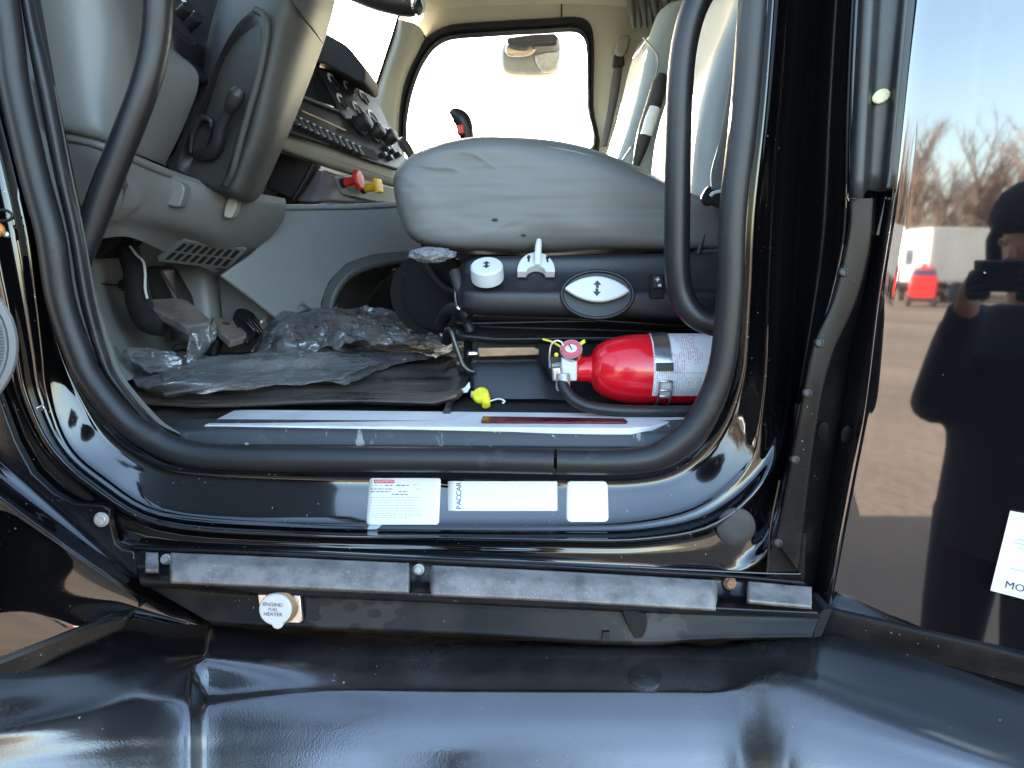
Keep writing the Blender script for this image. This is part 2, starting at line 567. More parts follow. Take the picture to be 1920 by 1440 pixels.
m_redk = M('red_knob', (0.60, 0.03, 0.025), 0.4)
m_yelk = M('yellow_knob', (0.80, 0.45, 0.02), 0.4)
m_yel = M('yellow_cap_plastic', (0.85, 0.75, 0.03), 0.45, var=(60, 0.2))
m_amber = M('amber_lens', (0.7, 0.25, 0.02), 0.15)
m_floor = M('floor_vinyl', (0.022, 0.022, 0.022), 0.55, bump=(300, 0.4, 0.001), dust=(12, 0.42, 0.7, (0.12, 0.10, 0.08), 0.8))
m_carpet = M('dark_carpet', (0.02, 0.02, 0.021), 0.95, bump=(900, 0.8, 0.003), speck=(400, 0.66, (0.2, 0.19, 0.18)))
m_mat = M('ribbed_mat_rubber', (0.026, 0.025, 0.025), 0.24, bump=(200, 0.3, 0.001), dust=(10, 0.38, 0.68, (0.17, 0.135, 0.10), 0.75, (0.5, 1.5, 1)))
m_sill = M('sill_plastic', (0.045, 0.047, 0.052), 0.45, bump=(900, 0.25, 0.0006), dust=(13, 0.55, 0.75, (0.24, 0.22, 0.2), 0.8), streak=(30, (2.0, 1, 0.3), 0.61, 0.67, (0.3, 0.28, 0.26)), speck=(120, 0.70, (0.55, 0.53, 0.5)))
m_pedal = M('worn_pedal_rubber', (0.16, 0.13, 0.11), 0.75, bump=[(160, 0.6, 0.003), (40, 0.3, 0.003)], var=(25, 0.35), dust=(20, 0.45, 0.7, (0.26, 0.22, 0.18), 0.9))
m_bellow = M('black_vinyl_bellows', (0.012, 0.012, 0.013), 0.38, bump=(500, 0.2, 0.0006))
m_foam = M('grey_foam', (0.25, 0.25, 0.26), 0.95, bump=[(220, 1.0, 0.006)], var=(130, 0.45))
m_curtain = M('curtain_cloth', (0.20, 0.21, 0.20), 0.9, bump=(400, 0.3, 0.001))
m_belt = M('seatbelt_webbing', (0.16, 0.15, 0.145), 0.8, bump=[(900, 0.5, 0.0008)])
m_chrome = M('chrome', (0.8, 0.8, 0.8), 0.08, metal=1.0)
m_ground = M('dirt_yard', (0.215, 0.155, 0.108), 0.95, var=(0.35, 0.25), bump=[(1.5, 0.5, 0.08), (9, 0.4, 0.03)])
m_trailer = M('trailer_white', (0.62, 0.61, 0.58), 0.5, var=(0.5, 0.08))
m_truckw = M('white_truck_paint', (0.78, 0.77, 0.73), 0.4)
m_machr = M('red_machine_paint', (0.55, 0.02, 0.02), 0.4)
m_tyre = M('tyre_rubber', (0.02, 0.02, 0.02), 0.85)
m_bark = M('bare_bark', (0.17, 0.12, 0.095), 0.95, var=(2, 0.3))
m_jacket = M('dark_jacket_cloth', (0.016, 0.018, 0.026), 0.9, bump=(60, 0.4, 0.004), var=(6, 0.2))
m_trouser = M('dark_trouser_cloth', (0.02, 0.021, 0.027), 0.9, bump=(60, 0.4, 0.004))
m_hat = M('dark_fur_hat', (0.02, 0.02, 0.026), 1.0, bump=(160, 1.0, 0.01))
m_skin = M('skin', (0.45, 0.27, 0.2), 0.5)

def glassmat(name, tint, refl=0.08, rough=0.02, diff=0.0, dcol=(0.8, 0.8, 0.8), bump=None, ior=1.45):
    m = bpy.data.materials.new(name); m.use_nodes = True
    nt = m.node_tree; N, L = nt.nodes, nt.links
    N.clear()
    out = N.new('ShaderNodeOutputMaterial')
    tr = N.new('ShaderNodeBsdfTransparent'); tr.inputs['Color'].default_value = (*tint, 1)
    gl = N.new('ShaderNodeBsdfGlossy'); gl.inputs['Roughness'].default_value = rough
    fr = N.new('ShaderNodeFresnel'); fr.inputs['IOR'].default_value = ior
    mx = N.new('ShaderNodeMixShader')
    if diff:
        df = N.new('ShaderNodeBsdfDiffuse'); df.inputs['Color'].default_value = (*dcol, 1)
        m2 = N.new('ShaderNodeMixShader'); m2.inputs['Fac'].default_value = diff
        L.new(tr.outputs[0], m2.inputs[1]); L.new(df.outputs[0], m2.inputs[2])
        base = m2.outputs[0]
    else:
        base = tr.outputs[0]
    L.new(fr.outputs[0], mx.inputs['Fac']); L.new(base, mx.inputs[1]); L.new(gl.outputs[0], mx.inputs[2])
    if bump:
        tc = N.new('ShaderNodeTexCoord'); nz = N.new('ShaderNodeTexNoise'); nz.inputs['Scale'].default_value = bump[0]; nz.inputs['Detail'].default_value = 4
        L.new(tc.outputs['Object'], nz.inputs['Vector'])
        bn = N.new('ShaderNodeBump'); bn.inputs['Strength'].default_value = bump[1]; bn.inputs['Distance'].default_value = bump[2]
        L.new(nz.outputs['Fac'], bn.inputs['Height'])
        L.new(bn.outputs[0], gl.inputs['Normal']); L.new(bn.outputs[0], fr.inputs['Normal'])
    L.new(mx.outputs[0], out.inputs['Surface'])
    return m
m_glass = glassmat('window_glass', (0.93, 0.96, 0.95))
m_film = glassmat('clear_plastic_film', (0.95, 0.95, 0.95), rough=0.025, diff=0.23, bump=(30, 0.8, 0.02), ior=2.5)
m_film2 = glassmat('crumpled_plastic_film', (0.94, 0.94, 0.94), rough=0.015, diff=0.12, bump=(60, 0.8, 0.015), ior=2.8)
# ================================================================== ground
gverts, gfaces = [], []
gx = [-2000, -400, -120, -60] + [-40 + 2*i for i in range(41)] + [60, 120, 400, 2000]
for yy in gx:
    for xx in gx:
        h = 0.0
        if abs(xx) <= 60 and abs(yy) <= 60:
            h = 0.05 * mnoise.noise(Vector((xx * 0.35, yy * 0.35, 0))) - 0.02
        gverts.append(Vector((xx, yy, h)))
n = len(gx)
for j in range(n-1):
    for i in range(n-1):
        gfaces.append((j*n+i, j*n+i+1, (j+1)*n+i+1, (j+1)*n+i))
ground = struct(finish('ground', gverts, gfaces, m_ground, None, 180))
ground['label'] = 'tan dirt yard mirrored in the black truck paint'

# ================================================================== the truck: outer body
T = thing('semi_truck', 'black highway truck with its driver door open, filling the picture', 'truck', (0.0, 1.9, 0.0))
FLOOR = CAM_Z - 0.252

# contours round the door opening, all with the same stations
C0 = [(-120,-420),(-20,-60),(12,160),(48,320),(82,440),(102,560),(133,660),(175,740),(225,795),(275,832),(345,860),(560,870),(800,872),(1040,876),(1180,876),(1255,858),(1320,800),(1365,700),(1385,560),(1393,400),(1415,200),(1437,-60),(1465,-420)]
C1 = [(-135,-420),(-38,-60),(-5,160),(32,320),(68,440),(88,560),(116,660),(155,740),(200,805),(255,850),(330,882),(560,893),(800,896),(1040,900),(1190,900),(1275,878),(1345,812),(1388,705),(1402,560),(1410,400),(1432,200),(1452,-60),(1482,-420)]
C2 = [(-160,-420),(-50,-60),(-14,160),(26,320),(52,440),(68,560),(79,660),(88,740),(124,835),(190,897),(302,962),(560,984),(800,988),(1040,988),(1200,982),(1322,948),(1412,862),(1438,740),(1446,560),(1453,400),(1468,200),(1488,-60),(1518,-420)]
C3 = [(-230,-420),(-110,-60),(-75,160),(-38,320),(-12,440),(13,560),(33,660),(50,740),(95,835),(170,908),(300,980),(560,1001),(800,1006),(1040,1010),(1212,1008),(1345,978),(1442,882),(1474,750),(1486,560),(1494,400),(1508,200),(1528,-60),(1558,-420)]
C5 = [(-380,-420),(-250,-60),(-200,160),(-160,320),(-120,440),(-90,560),(-60,660),(-30,760),(30,862),(120,955),(240,1022),(560,1036),(800,1048),(1040,1058),(1212,1066),(1380,1074),(1452,1010),(1500,760),(1560,560),(1588,430),(1594,200),(1606,-60),(1634,-420)]
def toward(a, b, t): return [(p[0] + (q[0]-p[0])*t, p[1] + (q[1]-p[1])*t) for p, q in zip(a, b)]
def at(c, Y): return [(x, y, Y) for x, y in c]
def offs(c, d):            # push contour outward by d px
    out = []
    for i, p in enumerate(c):
        a = c[max(0, i-1)]; b = c[min(len(c)-1, i+1)]
        tx, ty = b[0]-a[0], b[1]-a[1]; L_ = math.hypot(tx, ty)
        out.append((p[0] - ty/L_*d, p[1] + tx/L_*d))
    return out
def chan(t):
    '''deep channel behind the door edge, only on the rear side of the opening'''
    c = toward(offs(C3, 16), C5, t)
    out = []
    for i, (x, y) in enumerate(c):
        deep = {16: 0.3, 17: 0.8}.get(i, 1.0 if i > 17 else 0.0)
        out.append((x, y, 0.961 + 0.10 * deep * (1.0 if t < 0.6 else 0.8)))
    return out
def dp(c, Y, extra):
    return [(x, y, Y + extra * {15: 0.0, 16: 0.25, 17: 0.75}.get(i, 1.0 if i > 17 else 0.0)) for i, (x, y) in enumerate(c)]
jamb_rows = [at(C0, 1.03), at(offs(C0, 4), 1.004), at(C1, 1.010), at(toward(C1, C2, 0.12), 1.010),
             at(toward(C1, C2, 0.3), 1.006), at(toward(C1, C2, 0.6), 0.999), at(toward(C1, C2, 0.9), 0.991), dp(C2, 0.986, 0.01), dp(toward(C2, C3, 0.35), 0.983, 0.02), dp(toward(C2, C3, 0.6), 0.976, 0.042),
             dp(toward(C2, C3, 0.85), 0.963, 0.07), dp(C3, 0.956, 0.088), dp(offs(C3, 6), 0.956, 0.09), dp(offs(C3, 12), 0.961, 0.09), dp(offs(C3, 16), 0.963, 0.092), chan(0.3), chan(0.5), chan(0.72), at(toward(offs(C3, 16), C5, 0.9), 0.960), at(C5, 0.958), at(offs(C5, 3), 0.962), at(offs(C5, 6), 1.0)]
jamb = surf('door_jamb', jamb_rows, m_paint, T, su=5, sv=3, angle=60)

# the deep channel behind the opening is satin black
jamb.data.materials.append(m_channel)
def px_of(p):
    d = p - CAMV
    w = d.dot(FWD)
    return 960 + d.x / w * FPX, 720 - d.dot(UP) / w * FPX
def xat(c, y):
    for a, b in zip(c[16:-1], c[17:]):
        if min(a[1], b[1]) <= y <= max(a[1], b[1]): return a[0] + (b[0]-a[0]) * (y-a[1]) / (b[1]-a[1])
    return None
_jl = root_loc(T)
for p_ in jamb.data.polygons:
    x_, y_ = px_of(p_.center + _jl)
    if y_ < 760 and x_ > 1300:
        a_ = xat(C2, y_); b_ = xat(C5, y_)
        if a_ and b_ and a_ + 8 < x_ < b_ - 3: p_.material_index = 1

# ---- weather seal: bulb with an inner flange, cut at its joint
SO = [(-27,-420+0),( -6,-60),(14,60),(27,160),(62,320),(94,440),(113,560),(146,660),(170,710),(233,786),(291,826),(352,850),(440,859),(560,860),(760,861),(900,862),(1037,865)]
SO[0] = (-105, -420)
SR = [(1043,865),(1130,866),(1198,862),(1248,846),(1305,796),(1350,700),(1368,560),(1374,400),(1396,200),(1416,-60),(1446,-420)]
def seal_piece(center, inner, name):
    P = crom([W(x, y, 0.982) for x, y in center], 8)
    v1, f1 = tube_data(P, [0.0165]*len(P), 14)
    return v1, f1
vv, ff = [], []
for cen in (SO, SR):
    P = crom([W(x, y, 0.985) for x, y in cen], 8)
    v1, f1 = tube_data(P, [0.0172]*len(P), 14, True, False, len(vv))
    vv += v1; ff += f1
seal = finish('door_seal', vv, ff, m_rubber, T, 60)
SI = [(-40,-420),(57,-30),(76,60),(100,160),(130,320),(155,440),(176,560),(202,660),(224,710),(286,786),(332,822),(370,842),(440,848),(560,849),(760,850),(900,851),(1037,854)]
SRI = [(1043,854),(1130,855),(1196,850),(1238,836),(1287,790),(1331,700),(1345,560),(1349,400),(1371,200),(1389,-60),(1412,-420)]
for a, b in ((SO, SI), (SR, SRI)):
    surf('seal_flange', [at(a, 0.985), at(toward(a, b, 0.55), 0.998), at(toward(a, b, 0.62), 0.990), at(toward(a, b, 0.8), 0.990), at(b, 1.004), at(b, 1.045)], m_rubber, seal, su=6, sv=3, angle=50)

# light grey edge trim on the cab side of the seal
tin = [(100,160),(130,320),(155,440),(176,560),(202,660),(224,710),(290,788),(336,814)]
tin2 = [(103,160),(134,320),(159,440),(181,560),(210,655),(234,709),(298,784),(338,812)]
surf('seal_edge_trim', [at(tin, 1.012), at(tin2, 1.012), at(tin2, 1.05)], m_grey, T, su=5, sv=2, spl=(True, False))

# ---- pillar flange with rivets
FL = [(1452,1008),(1478,880),(1500,760),(1522,650),(1560,560),(1588,440),(1592,372)]
FR_ = [(1500,1075),(1522,880),(1540,760),(1563,665),(1606,570),(1632,470),(1640,372)]
fl_rows = [at(FL, 0.957), at(toward(FL, FR_, 0.05), 0.944), at(toward(FL, FR_, 0.12), 0.941), at(toward(FL, FR_, 0.5), 0.940), at(toward(FL, FR_, 0.88), 0.941), at(toward(FL, FR_, 0.96), 0.945), at(FR_, 0.975)]
flange = surf('pillar_flange', fl_rows, m_flange, T, su=6, sv=3, angle=60)
for x, y in ((1582,510),(1537,643),(1514,737),(1491,862),(1459,1018)):
    lathe('rivet', [(0.0062, -0.004), (0.0062, 0.0), (0.005, 0.0016), (0.0034, 0.0019), (0.003, 0.0004), (0.0001, 0.0004)], axis_mat(W(x, y, 0.9395), Vector((0.05, -1, 0.12))), m_rubber, flange, 16)
# flat closing piece under the flange and dark gap behind the sleeper edge
gapL = FR_[::-1]
surf('pillar_gap', [at([(1640,-420),(1636,-60),(1640,372),(1632,470),(1606,570),(1563,665),(1540,760),(1522,880),(1500,1075),(1496,1110)], 0.974),
                    at([(1690,-420),(1690,-60),(1680,372),(1668,470),(1650,570),(1625,665),(1606,760),(1585,880),(1556,1075),(1546,1120)], 1.02),
                    at([(1745,-420),(1735,-60),(1712,372),(1696,470),(1678,570),(1655,665),(1636,760),(1612,880),(1576,1075),(1562,1130)], 0.965)], m_flange, T, su=5, sv=4)
surf('pillar_upper', [at([(1588,440),(1592,372),(1594,200),(1606,-60),(1634,-420)], 0.959), at([(1640,440),(1640,372),(1636,200),(1640,-60),(1660,-420)], 0.973)], m_paint, T, su=5, sv=3)
for x, y, a in ((1543, 808, 0.2), (1587, 815, -0.1)):
    lathe('drain_plug', [(0.009, -0.003), (0.009, 0.0005), (0.006, 0.0012), (0.0001, 0.0012)], axis_mat(W(x, y, 0.972), Vector((0, -1, -0.15))), m_channel, T, 18, sx=1.4, sy=0.8)

# ribbed rubber strip hanging on the sleeper edge
strip_b = [(1590,372),(1600,371),(1617,372),(1622,362),(1630,356),(1650,359),(1662,352),(1668,350),(1680,355)]
strip_t = [(1612,-60),(1624,-60),(1640,-60),(1648,-60),(1655,-60),(1690,-60),(1700,-60),(1708,-60),(1722,-60)]
dep = [0.955, 0.936, 0.934, 0.944, 0.952, 0.948, 0.934, 0.932, 0.950]
rows_ = []
for t in (0, 0.25, 0.5, 0.75, 1.0):
    rows_.append([(a[0] + (b[0]-a[0])*t, a[1] + (b[1]-a[1])*t, d - 0.012) for a, b, d in zip(strip_b, strip_t, dep)])
gs = surf('edge_gasket', rows_, m_rubber2, T, su=4, sv=3, thick=0.006, angle=50)
paintdab = lathe('paint_dab', [(0.011, -0.001), (0.009, 0.0006), (0.004, 0.0010), (0.0001, 0.0011)], axis_mat(W(1653, 180, 0.9335), Vector((0, -1, 0)), Vector((1, 0, 0.5))), M('pale_yellow_paint', (0.7, 0.68, 0.4), 0.6, var=(200, 0.3)), gs, 12, sx=1.0, sy=0.7)

# ---- sleeper side: flares out towards the camera
TH = R(32.3)
_e = W(1684, 372, 0.945)
SLP = Plane(_e, _e + Vector((math.cos(TH), -math.sin(TH), 0)), _e + Vector((0.013*math.sin(TH), 0.013*math.cos(TH), 1)))
def sleeper_pt(s, px_edge, py_edge):
    p = SLP.hit(px_edge, py_edge)
    # flare (30 degrees, very slightly convex), then turns back along the truck
    a = TH
    if s <= 0.32:
        u = s
        x = math.cos(a)*u; y = -math.sin(a)*u
    else:
        x0, y0 = math.cos(a)*0.32, -math.sin(a)*0.32
        u = s - 0.32
        k = min(u, 0.25); ang = a
        x = x0; y = y0; steps = 10
        for i in range(steps):
            ang = a * (1 - (i+0.5)/steps)
            x += math.cos(ang)*k/steps; y += -math.sin(ang)*k/steps
        x += max(0, u - 0.25)
    return p + Vector((x, y, 0))
edge_px = [(1772,-420),(1733,-60),(1711,130),(1684,372),(1655,560),(1630,760),(1598,930),(1566,1100),(1558,1142)]
sp_rows = []
for s in (0.0, 0.05, 0.10, 0.15, 0.20, 0.26, 0.32, 0.40, 0.48, 0.57, 1.0, 2.2):
    sp_rows.append([sleeper_pt(s, x, y) for x, y in edge_px])
# the bottom edge drops slightly along the flare as seen in the photo; the top goes up to the roof
ztop = CAM_Z + 1.25
for r_ in sp_rows: r_[0].z = ztop
back_edge = [p + Vector((-0.006, 0.004, 0)) for p in sp_rows[0]]
back_edge2 = [p + Vector((-0.010, 0.05, 0)) for p in sp_rows[0]]
sleeper = surf('sleeper_side_panel', [back_edge2, back_edge] + sp_rows, m_panel, T, su=6, sv=3, angle=70)
# bottom lip of the sleeper fairing
lt = [sleeper_pt(s, 1558, 1142) for s in (-0.012, 0.05, 0.15, 0.3, 0.5)]
def lip(dy, dz): return [p + Vector((0, dy, dz)) for p in lt]
surf('fairing_lip', [lip(0.03, 0.004), lip(0.0, 0.003), lip(-0.005, 0.001), lip(-0.007, -0.002), lip(-0.008, -0.010), lip(-0.007, -0.036), lip(0.03, -0.040)], m_skirt, T, su=5, sv=3, spl=(True, False), angle=35)

# ---- rocker trim under the door
RT = [(250,1026),(480,1035),(720,1046),(960,1057),(1200,1070),(1400,1082),(1508,1092)]
RB = [(262,1088),(480,1102),(720,1113),(960,1124),(1200,1135),(1400,1144),(1534,1150)]
rr = lambda t, Y: at(toward(RT, RB, t), Y)
rocker = surf('rocker_trim', [rr(-0.10, 0.975), rr(-0.05, 0.951), rr(0.0, 0.946), rr(0.08, 0.947), rr(0.12, 0.953), rr(0.6, 0.942), rr(0.82, 0.922), rr(0.93, 0.912), rr(1.0, 0.910), rr(1.08, 0.911), rr(1.16, 0.915), rr(1.2, 0.95)], m_paintd, T, su=5, sv=4, angle=60)
def pad(name, x0, x1, l0, l1, t0, t1):
    """raised dusty pad: slanted top, short end walls"""
    def pt(x, t, Y):
        # x along trim
        top = None
        for a, b in zip(RT[:-1], RT[1:]):
            if a[0] <= x <= b[0] or b is RT[-1]:
                k = (x - a[0]) / (b[0] - a[0]); ty = a[1] + (b[1]-a[1])*k; break
        return (x, ty + t, Y)
    xs = [x0, x0 + l0*0.25, x0 + l0] + [x0 + l0 + (x1-l1-x0-l0)*i/6 for i in range(1, 6)] + [x1 - l1, x1 - l1*0.25, x1]
    rows = []
    n_ = len(xs)
    for t, Y in ((t0-1, 0.956), (t0, 0.946), (t0+4, 0.941), (t0+20, 0.922), (t1-4, 0.902), (t1, 0.901), (t1+3, 0.906), (t1+4, 0.93)):
        row = []
        for i, x in enumerate(xs):
            edge = (i == 0 or i == n_-1)
            row.append(pt(x, t, Y + (0.02 if edge else 0)))
        rows.append(row)
    return surf(name, rows, m_ledge, rocker, su=3, sv=3, angle=60)
pad('trim_pad', 318, 768, 16, 10, 8, 62)
pad('trim_pad', 806, 1345, 22, 30, 10, 64)
pad('trim_pad', 1400, 1522, 14, 6, 8, 46)
pad('trim_pad', 272, 298, 6, 10, 9, 44)
def hexbolt(px, py, Y, r, mat, par, tilt=Vector((0, -1, 0.25))):
    A = axis_mat(W(px, py, Y), tilt)
    o = lathe('bolt', [(r*1.15, -0.006), (r*1.15, 0.0), (r*1.1, 0.0012), (r*0.9, 0.0016), (r*0.86, 0.005), (r*0.7, 0.0062), (0.0001, 0.0062)], A, mat, par, 16)
    return o
hexbolt(311, 1049, 0.946, 0.0062, m_zinc, rocker)
hexbolt(785, 1068, 0.946, 0.0065, m_zinc, rocker)
hexbolt(1369, 1094, 0.946, 0.0075, m_rust, rocker)

# flat cover plug in the jamb corner
lathe('jamb_plug', [(0.0255, -0.004), (0.0255, 0.0008), (0.024, 0.002), (0.012, 0.0028), (0.0001, 0.0030)], axis_mat(W(1380, 988, 0.9595), Vector((0.0, -1, 0.10))), M('grey_plug', (0.035, 0.034, 0.033), 0.6, var=(40, 0.2), bump=(300, 0.3, 0.0006)), T, 32)
prism('pillar_foot', [(1436,1062),(1452,1008),(1512,1000),(1508,1096),(1436,1086)], 0.9585, 0.975, m_flange, T, 0.001)
# embossed rib in the lower right corner of the jamb
tube('jamb_rib', [W(x, y, 0.957) for x, y in ((1462,900),(1446,985),(1440,1055),(1438,1072))], 0.0022, m_paint, T, 8)
tube('jamb_rib', [W(x, y, 0.957) for x, y in ((1180,1063),(1300,1069),(1438,1075),(1500,1076))], 0.0022, m_paint, T, 8)

# ---- skirt under the rocker
ST = [(265,1092),(480,1110),(720,1121),(960,1132),(1200,1143),(1400,1151),(1535,1156)]
SB = [(395,1168),(520,1176),(740,1184),(960,1196),(1190,1208),(1330,1200),(1522,1196)]
sk = lambda t, Y: at(toward(ST, SB, t), Y)
skirt = surf('side_skirt', [sk(-0.06, 0.96), sk(0.05, 0.934), sk(0.2, 0.931), sk(0.8, 0.922), sk(0.96, 0.920), sk(1.04, 0.930), sk(1.06, 0.98)], m_skirt, T, su=5, sv=4, angle=60)
# end cap between skirt and sleeper lip
prism('skirt_joint', [(1537,1150),(1546,1142),(1560,1142),(1540,1192),(1524,1196)], 0.932, 0.98, m_black, T, 0)
# engine heater socket
PH = Plane(W(480,1130,0.915), W(570,1135,0.915), W(480,1170,0.912))
plug = plate('heater_socket_plate', [(484,1113),(563,1116),(568,1163),(562,1168),(497,1165),(490,1158)], PH, 0.008, m_steel, T, 0.002, 0.0012)
A = PH.mat(520, 1138, 0.002)
lathe('socket_cover', [(0.0205, 0), (0.0205, 0.007), (0.0190, 0.0088), (0.0001, 0.0090)], A, m_white, plug, 28, sx=1.0, sy=1.0)
lathe('cover_tab', [(0.0075, 0), (0.0075, 0.0065), (0.006, 0.008), (0.0001, 0.0082)], PH.mat(524, 1164, 0.002), m_white, plug, 16)
lathe('hinge_collar', [(0.0215, 0), (0.0215, 0.003), (0.0195, 0.0035), (0.0001, 0.0035)], PH.mat(528, 1137, 0.002), m_bronze, plug, 24)
lathe('screw', [(0.0028, 0), (0.0028, 0.001), (0.0001, 0.0015)], PH.mat(557, 1134, 0.002), m_steel, plug, 10)
for s_, y_, q in (('ENGINE/', 1128, 0.0066), ('FUEL', 1137, 0.0056), ('HEATER', 1146, 0.0066)):
    text('lettering', s_, PH.mat(517, y_, 0.0115), q, m_ink, plug)
# pull-handle hollow and cut mark in the skirt
prism('skirt_hollow', [(1168,1146),(1195,1147),(1213,1158),(1210,1185),(1196,1206),(1186,1190)], 0.9215, 0.95, m_black, T, 0.001, 4)
prism('skirt_mark', [(1131,1186),(1144,1186),(1144,1197),(1140,1203),(1128,1204),(1128,1198)], 0.918, 0.93, m_dark, T, 0.001)

# ---- step fairing below
def YT(y, Y0, z0, T_):
    t_ = math.tan(PITCH + math.atan((y - 720) / FPX)); return (Y0*T_ - z0) / (t_ + T_)
def YZ(y, zp): return -zp / math.tan(PITCH + math.atan((y - 720) / FPX))
GAP = {235: (1182, 1202), 300: (1194, 1208), 352: (1198, 1212), 366: (1197, 1212), 378: (1195, 1211)}
xs = [-260, -60, 120, 235, 300, 352, 366, 378, 392, 600, 850, 1100, 1280, 1340, 1380, 1415, 1450, 1490, 1600, 1760, 1930, 2120]
def step_row(k):
    row = []
    zl = [None, None, None, -0.5195, -0.520, -0.523, -0.5235, -0.527, -0.535, -0.56]
    zm = [None, None, None, -0.5320, -0.5345, -0.536, -0.5365, -0.539, -0.545, -0.57]
    for x in xs:
        if x <= 392:
            ys = [1172, 1196, 1238, 1292, 1330, 1372, 1402, 1425, 1462, 1560]
            Ys = [0.955, 0.925, 0.885]
            drop = max(0, (230 - x)) * 0.30
            y = ys[k] + (drop if k < 3 else drop * (0.85, 0.6, 0.4, 0.3, 0.2, 0.1, 0)[k-3])
            if x in GAP and k < 2: y = GAP[x][k]
            f = 0 if x <= 340 else (x - 340) / 52.0; f = f*f*(3 - 2*f)
            Y = Ys[k] - drop * 0.00055 if k < 3 else YT(y, 0.842 + 0.026 * f, -0.5195 - 0.0125 * f, (1.0, 0.5, 0.75, 0.92, 1.0, 1.12, 1.5)[k-3])
        else:
            ys = [1188, 1212, 1250, 1287, 1300, 1345, 1390, 1425, 1470, 1560]
            Yb = [0.955, 0.925, 0.893]
            t = (x - 392) / 1000.0
            ya = ys[k] + 8 * t * (1 if k < 4 else 0) + (10 * min(1, t * 1.5) if k == 0 else 0)
            Ya = Yb[k] if k < 3 else YT(ya, 0.868, -0.532, (1.0, 0.45, 0.75, 0.92, 1.02, 1.15, 1.5)[k-3])
            s_ = (x - 1425) / 500.0
            ys = [1172, 1202, 1226, 1248, 1290, 1345, 1395, 1430, 1475, 1560]
            Yb = [0.975, 0.930, 0.895]
            yr = ys[k] + s_ * (75, 120, 150, 185, 165, 130, 100, 80, 60, 30)[k]
            Yr = Yb[k] - s_ * 0.11 if k < 3 else YT(yr, 0.862 - 0.115*s_, -0.5 - 0.045*s_, (1.0, 0.5, 0.75, 0.9, 1.0, 1.15, 1.5)[k-3])
            f = max(0.0, min(1.0, (x - 1340) / 150.0)); f = f*f*(3 - 2*f)
            y = ya + (yr - ya) * f; Y = Ya + (Yr - Ya) * f
        row.append((x, y, Y))
    return row
step = surf('step_fairing', [step_row(k) for k in range(10)], m_step, T, su=5, sv=5, angle=75)
# front face down to the ground clearance
sf0 = [W(*p) for p in step_row(9)]
surf('step_front_face', [sf0, [p + Vector((0, -0.02, -0.1)) for p in sf0], [p + Vector((0, -0.01, -0.45)) for p in sf0]], m_step, T, su=3, sv=3, angle=75)
# scuffed round boss on the tread
lathe('step_boss', [(0.022, -0.004), (0.021, 0.0015), (0.017, 0.0025), (0.0001, 0.0030)], axis_mat(W(1208, 1268, 0.884), Vector((0, -0.22, 0.97))), m_step, step, 24)

# ---- hood side at lower left
HA = [(-260,640),(-120,758),(0,858),(120,965),(200,1035),(255,1082),(330,1128),(396,1166)]
HB = [(-260,700),(-120,815),(0,922),(120,1012),(200,1068),(250,1104),(320,1142),(390,1172)]
HC = [(-260,760),(-120,850),(0,945),(120,1030),(200,1082),(250,1114),(312,1146),(380,1172)]
HD = [(-260,1320),(-120,1290),(0,1246),(90,1208),(150,1184),(200,1166),(235,1160),(300,1168)]
hood = surf('hood_side', [at(HA, 0.955), at(toward(HA, HB, 0.08), 0.940), at(toward(HA, HB, 0.5), 0.932), at(HB, 0.915), at(toward(HB, HC, 0.5), 0.908), at(HC, 0.914),
                          at(toward(HC, HD, 0.25), 0.914), at(toward(HC, HD, 0.5), 0.911), at(toward(HC, HD, 0.75), 0.904), at(toward(HC, HD, 0.95), 0.900), at(HD, 0.902), at(HD, 0.94)], m_paint, T, su=5, sv=4, angle=70)
# lower cowl plate with its bolt
cow = [(-120,640),(-10,725),(28,828),(60,888),(100,925),(140,946),(192,948),(206,956),(206,980),(212,1005),(216,1020),(230,1031),(250,1034),(256,1062),(258,1084),(200,1040),(120,968),(0,862),(-120,760)]
cowl = prism('cowl_plate', cow, 0.944, 0.956, m_paintd, T, 0.0015)
hexbolt(190, 974, 0.943, 0.0085, m_zinc, cowl, Vector((0.1, -1, 0.2)))
prism('hood_edge_trim', [(-60,1262),(0,1238),(120,1190),(200,1161),(238,1157),(230,1182),(120,1230),(0,1292),(-60,1322)], 0.888, 0.93, m_skirt, T, 0.005, 0, 3)
# black slab standing in for the shade of the wheel well behind the gap
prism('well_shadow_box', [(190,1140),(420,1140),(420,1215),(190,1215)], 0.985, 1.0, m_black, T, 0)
# small black latch bits on the hinge pillar
tube('hinge_clip', [W(x, y, 0.93) for x, y in ((-20,398),(8,394),(22,402),(18,412),(0,414),(-20,412))], 0.0018, m_handle, T, 8)
mk = lathe('side_marker', [(0.009, 0), (0.008, 0.004), (0.004, 0.007), (0.0001, 0.008)], axis_mat(W(-6, 431, 0.93), Vector((0.3, -1, 0.1))), m_amber, T, 18)
lathe('marker_screw', [(0.004, 0), (0.003, 0.003), (0.0001, 0.004)], axis_mat(W(13, 440, 0.925), Vector((0.2, -1, 0.3))), m_steel, mk, 10)
box('door_check_bolt', W(78, 765, 0.935), (0.010, 0.006, 0.006), m_steel, T, Euler((0, R(-25), 0)), 0.001)

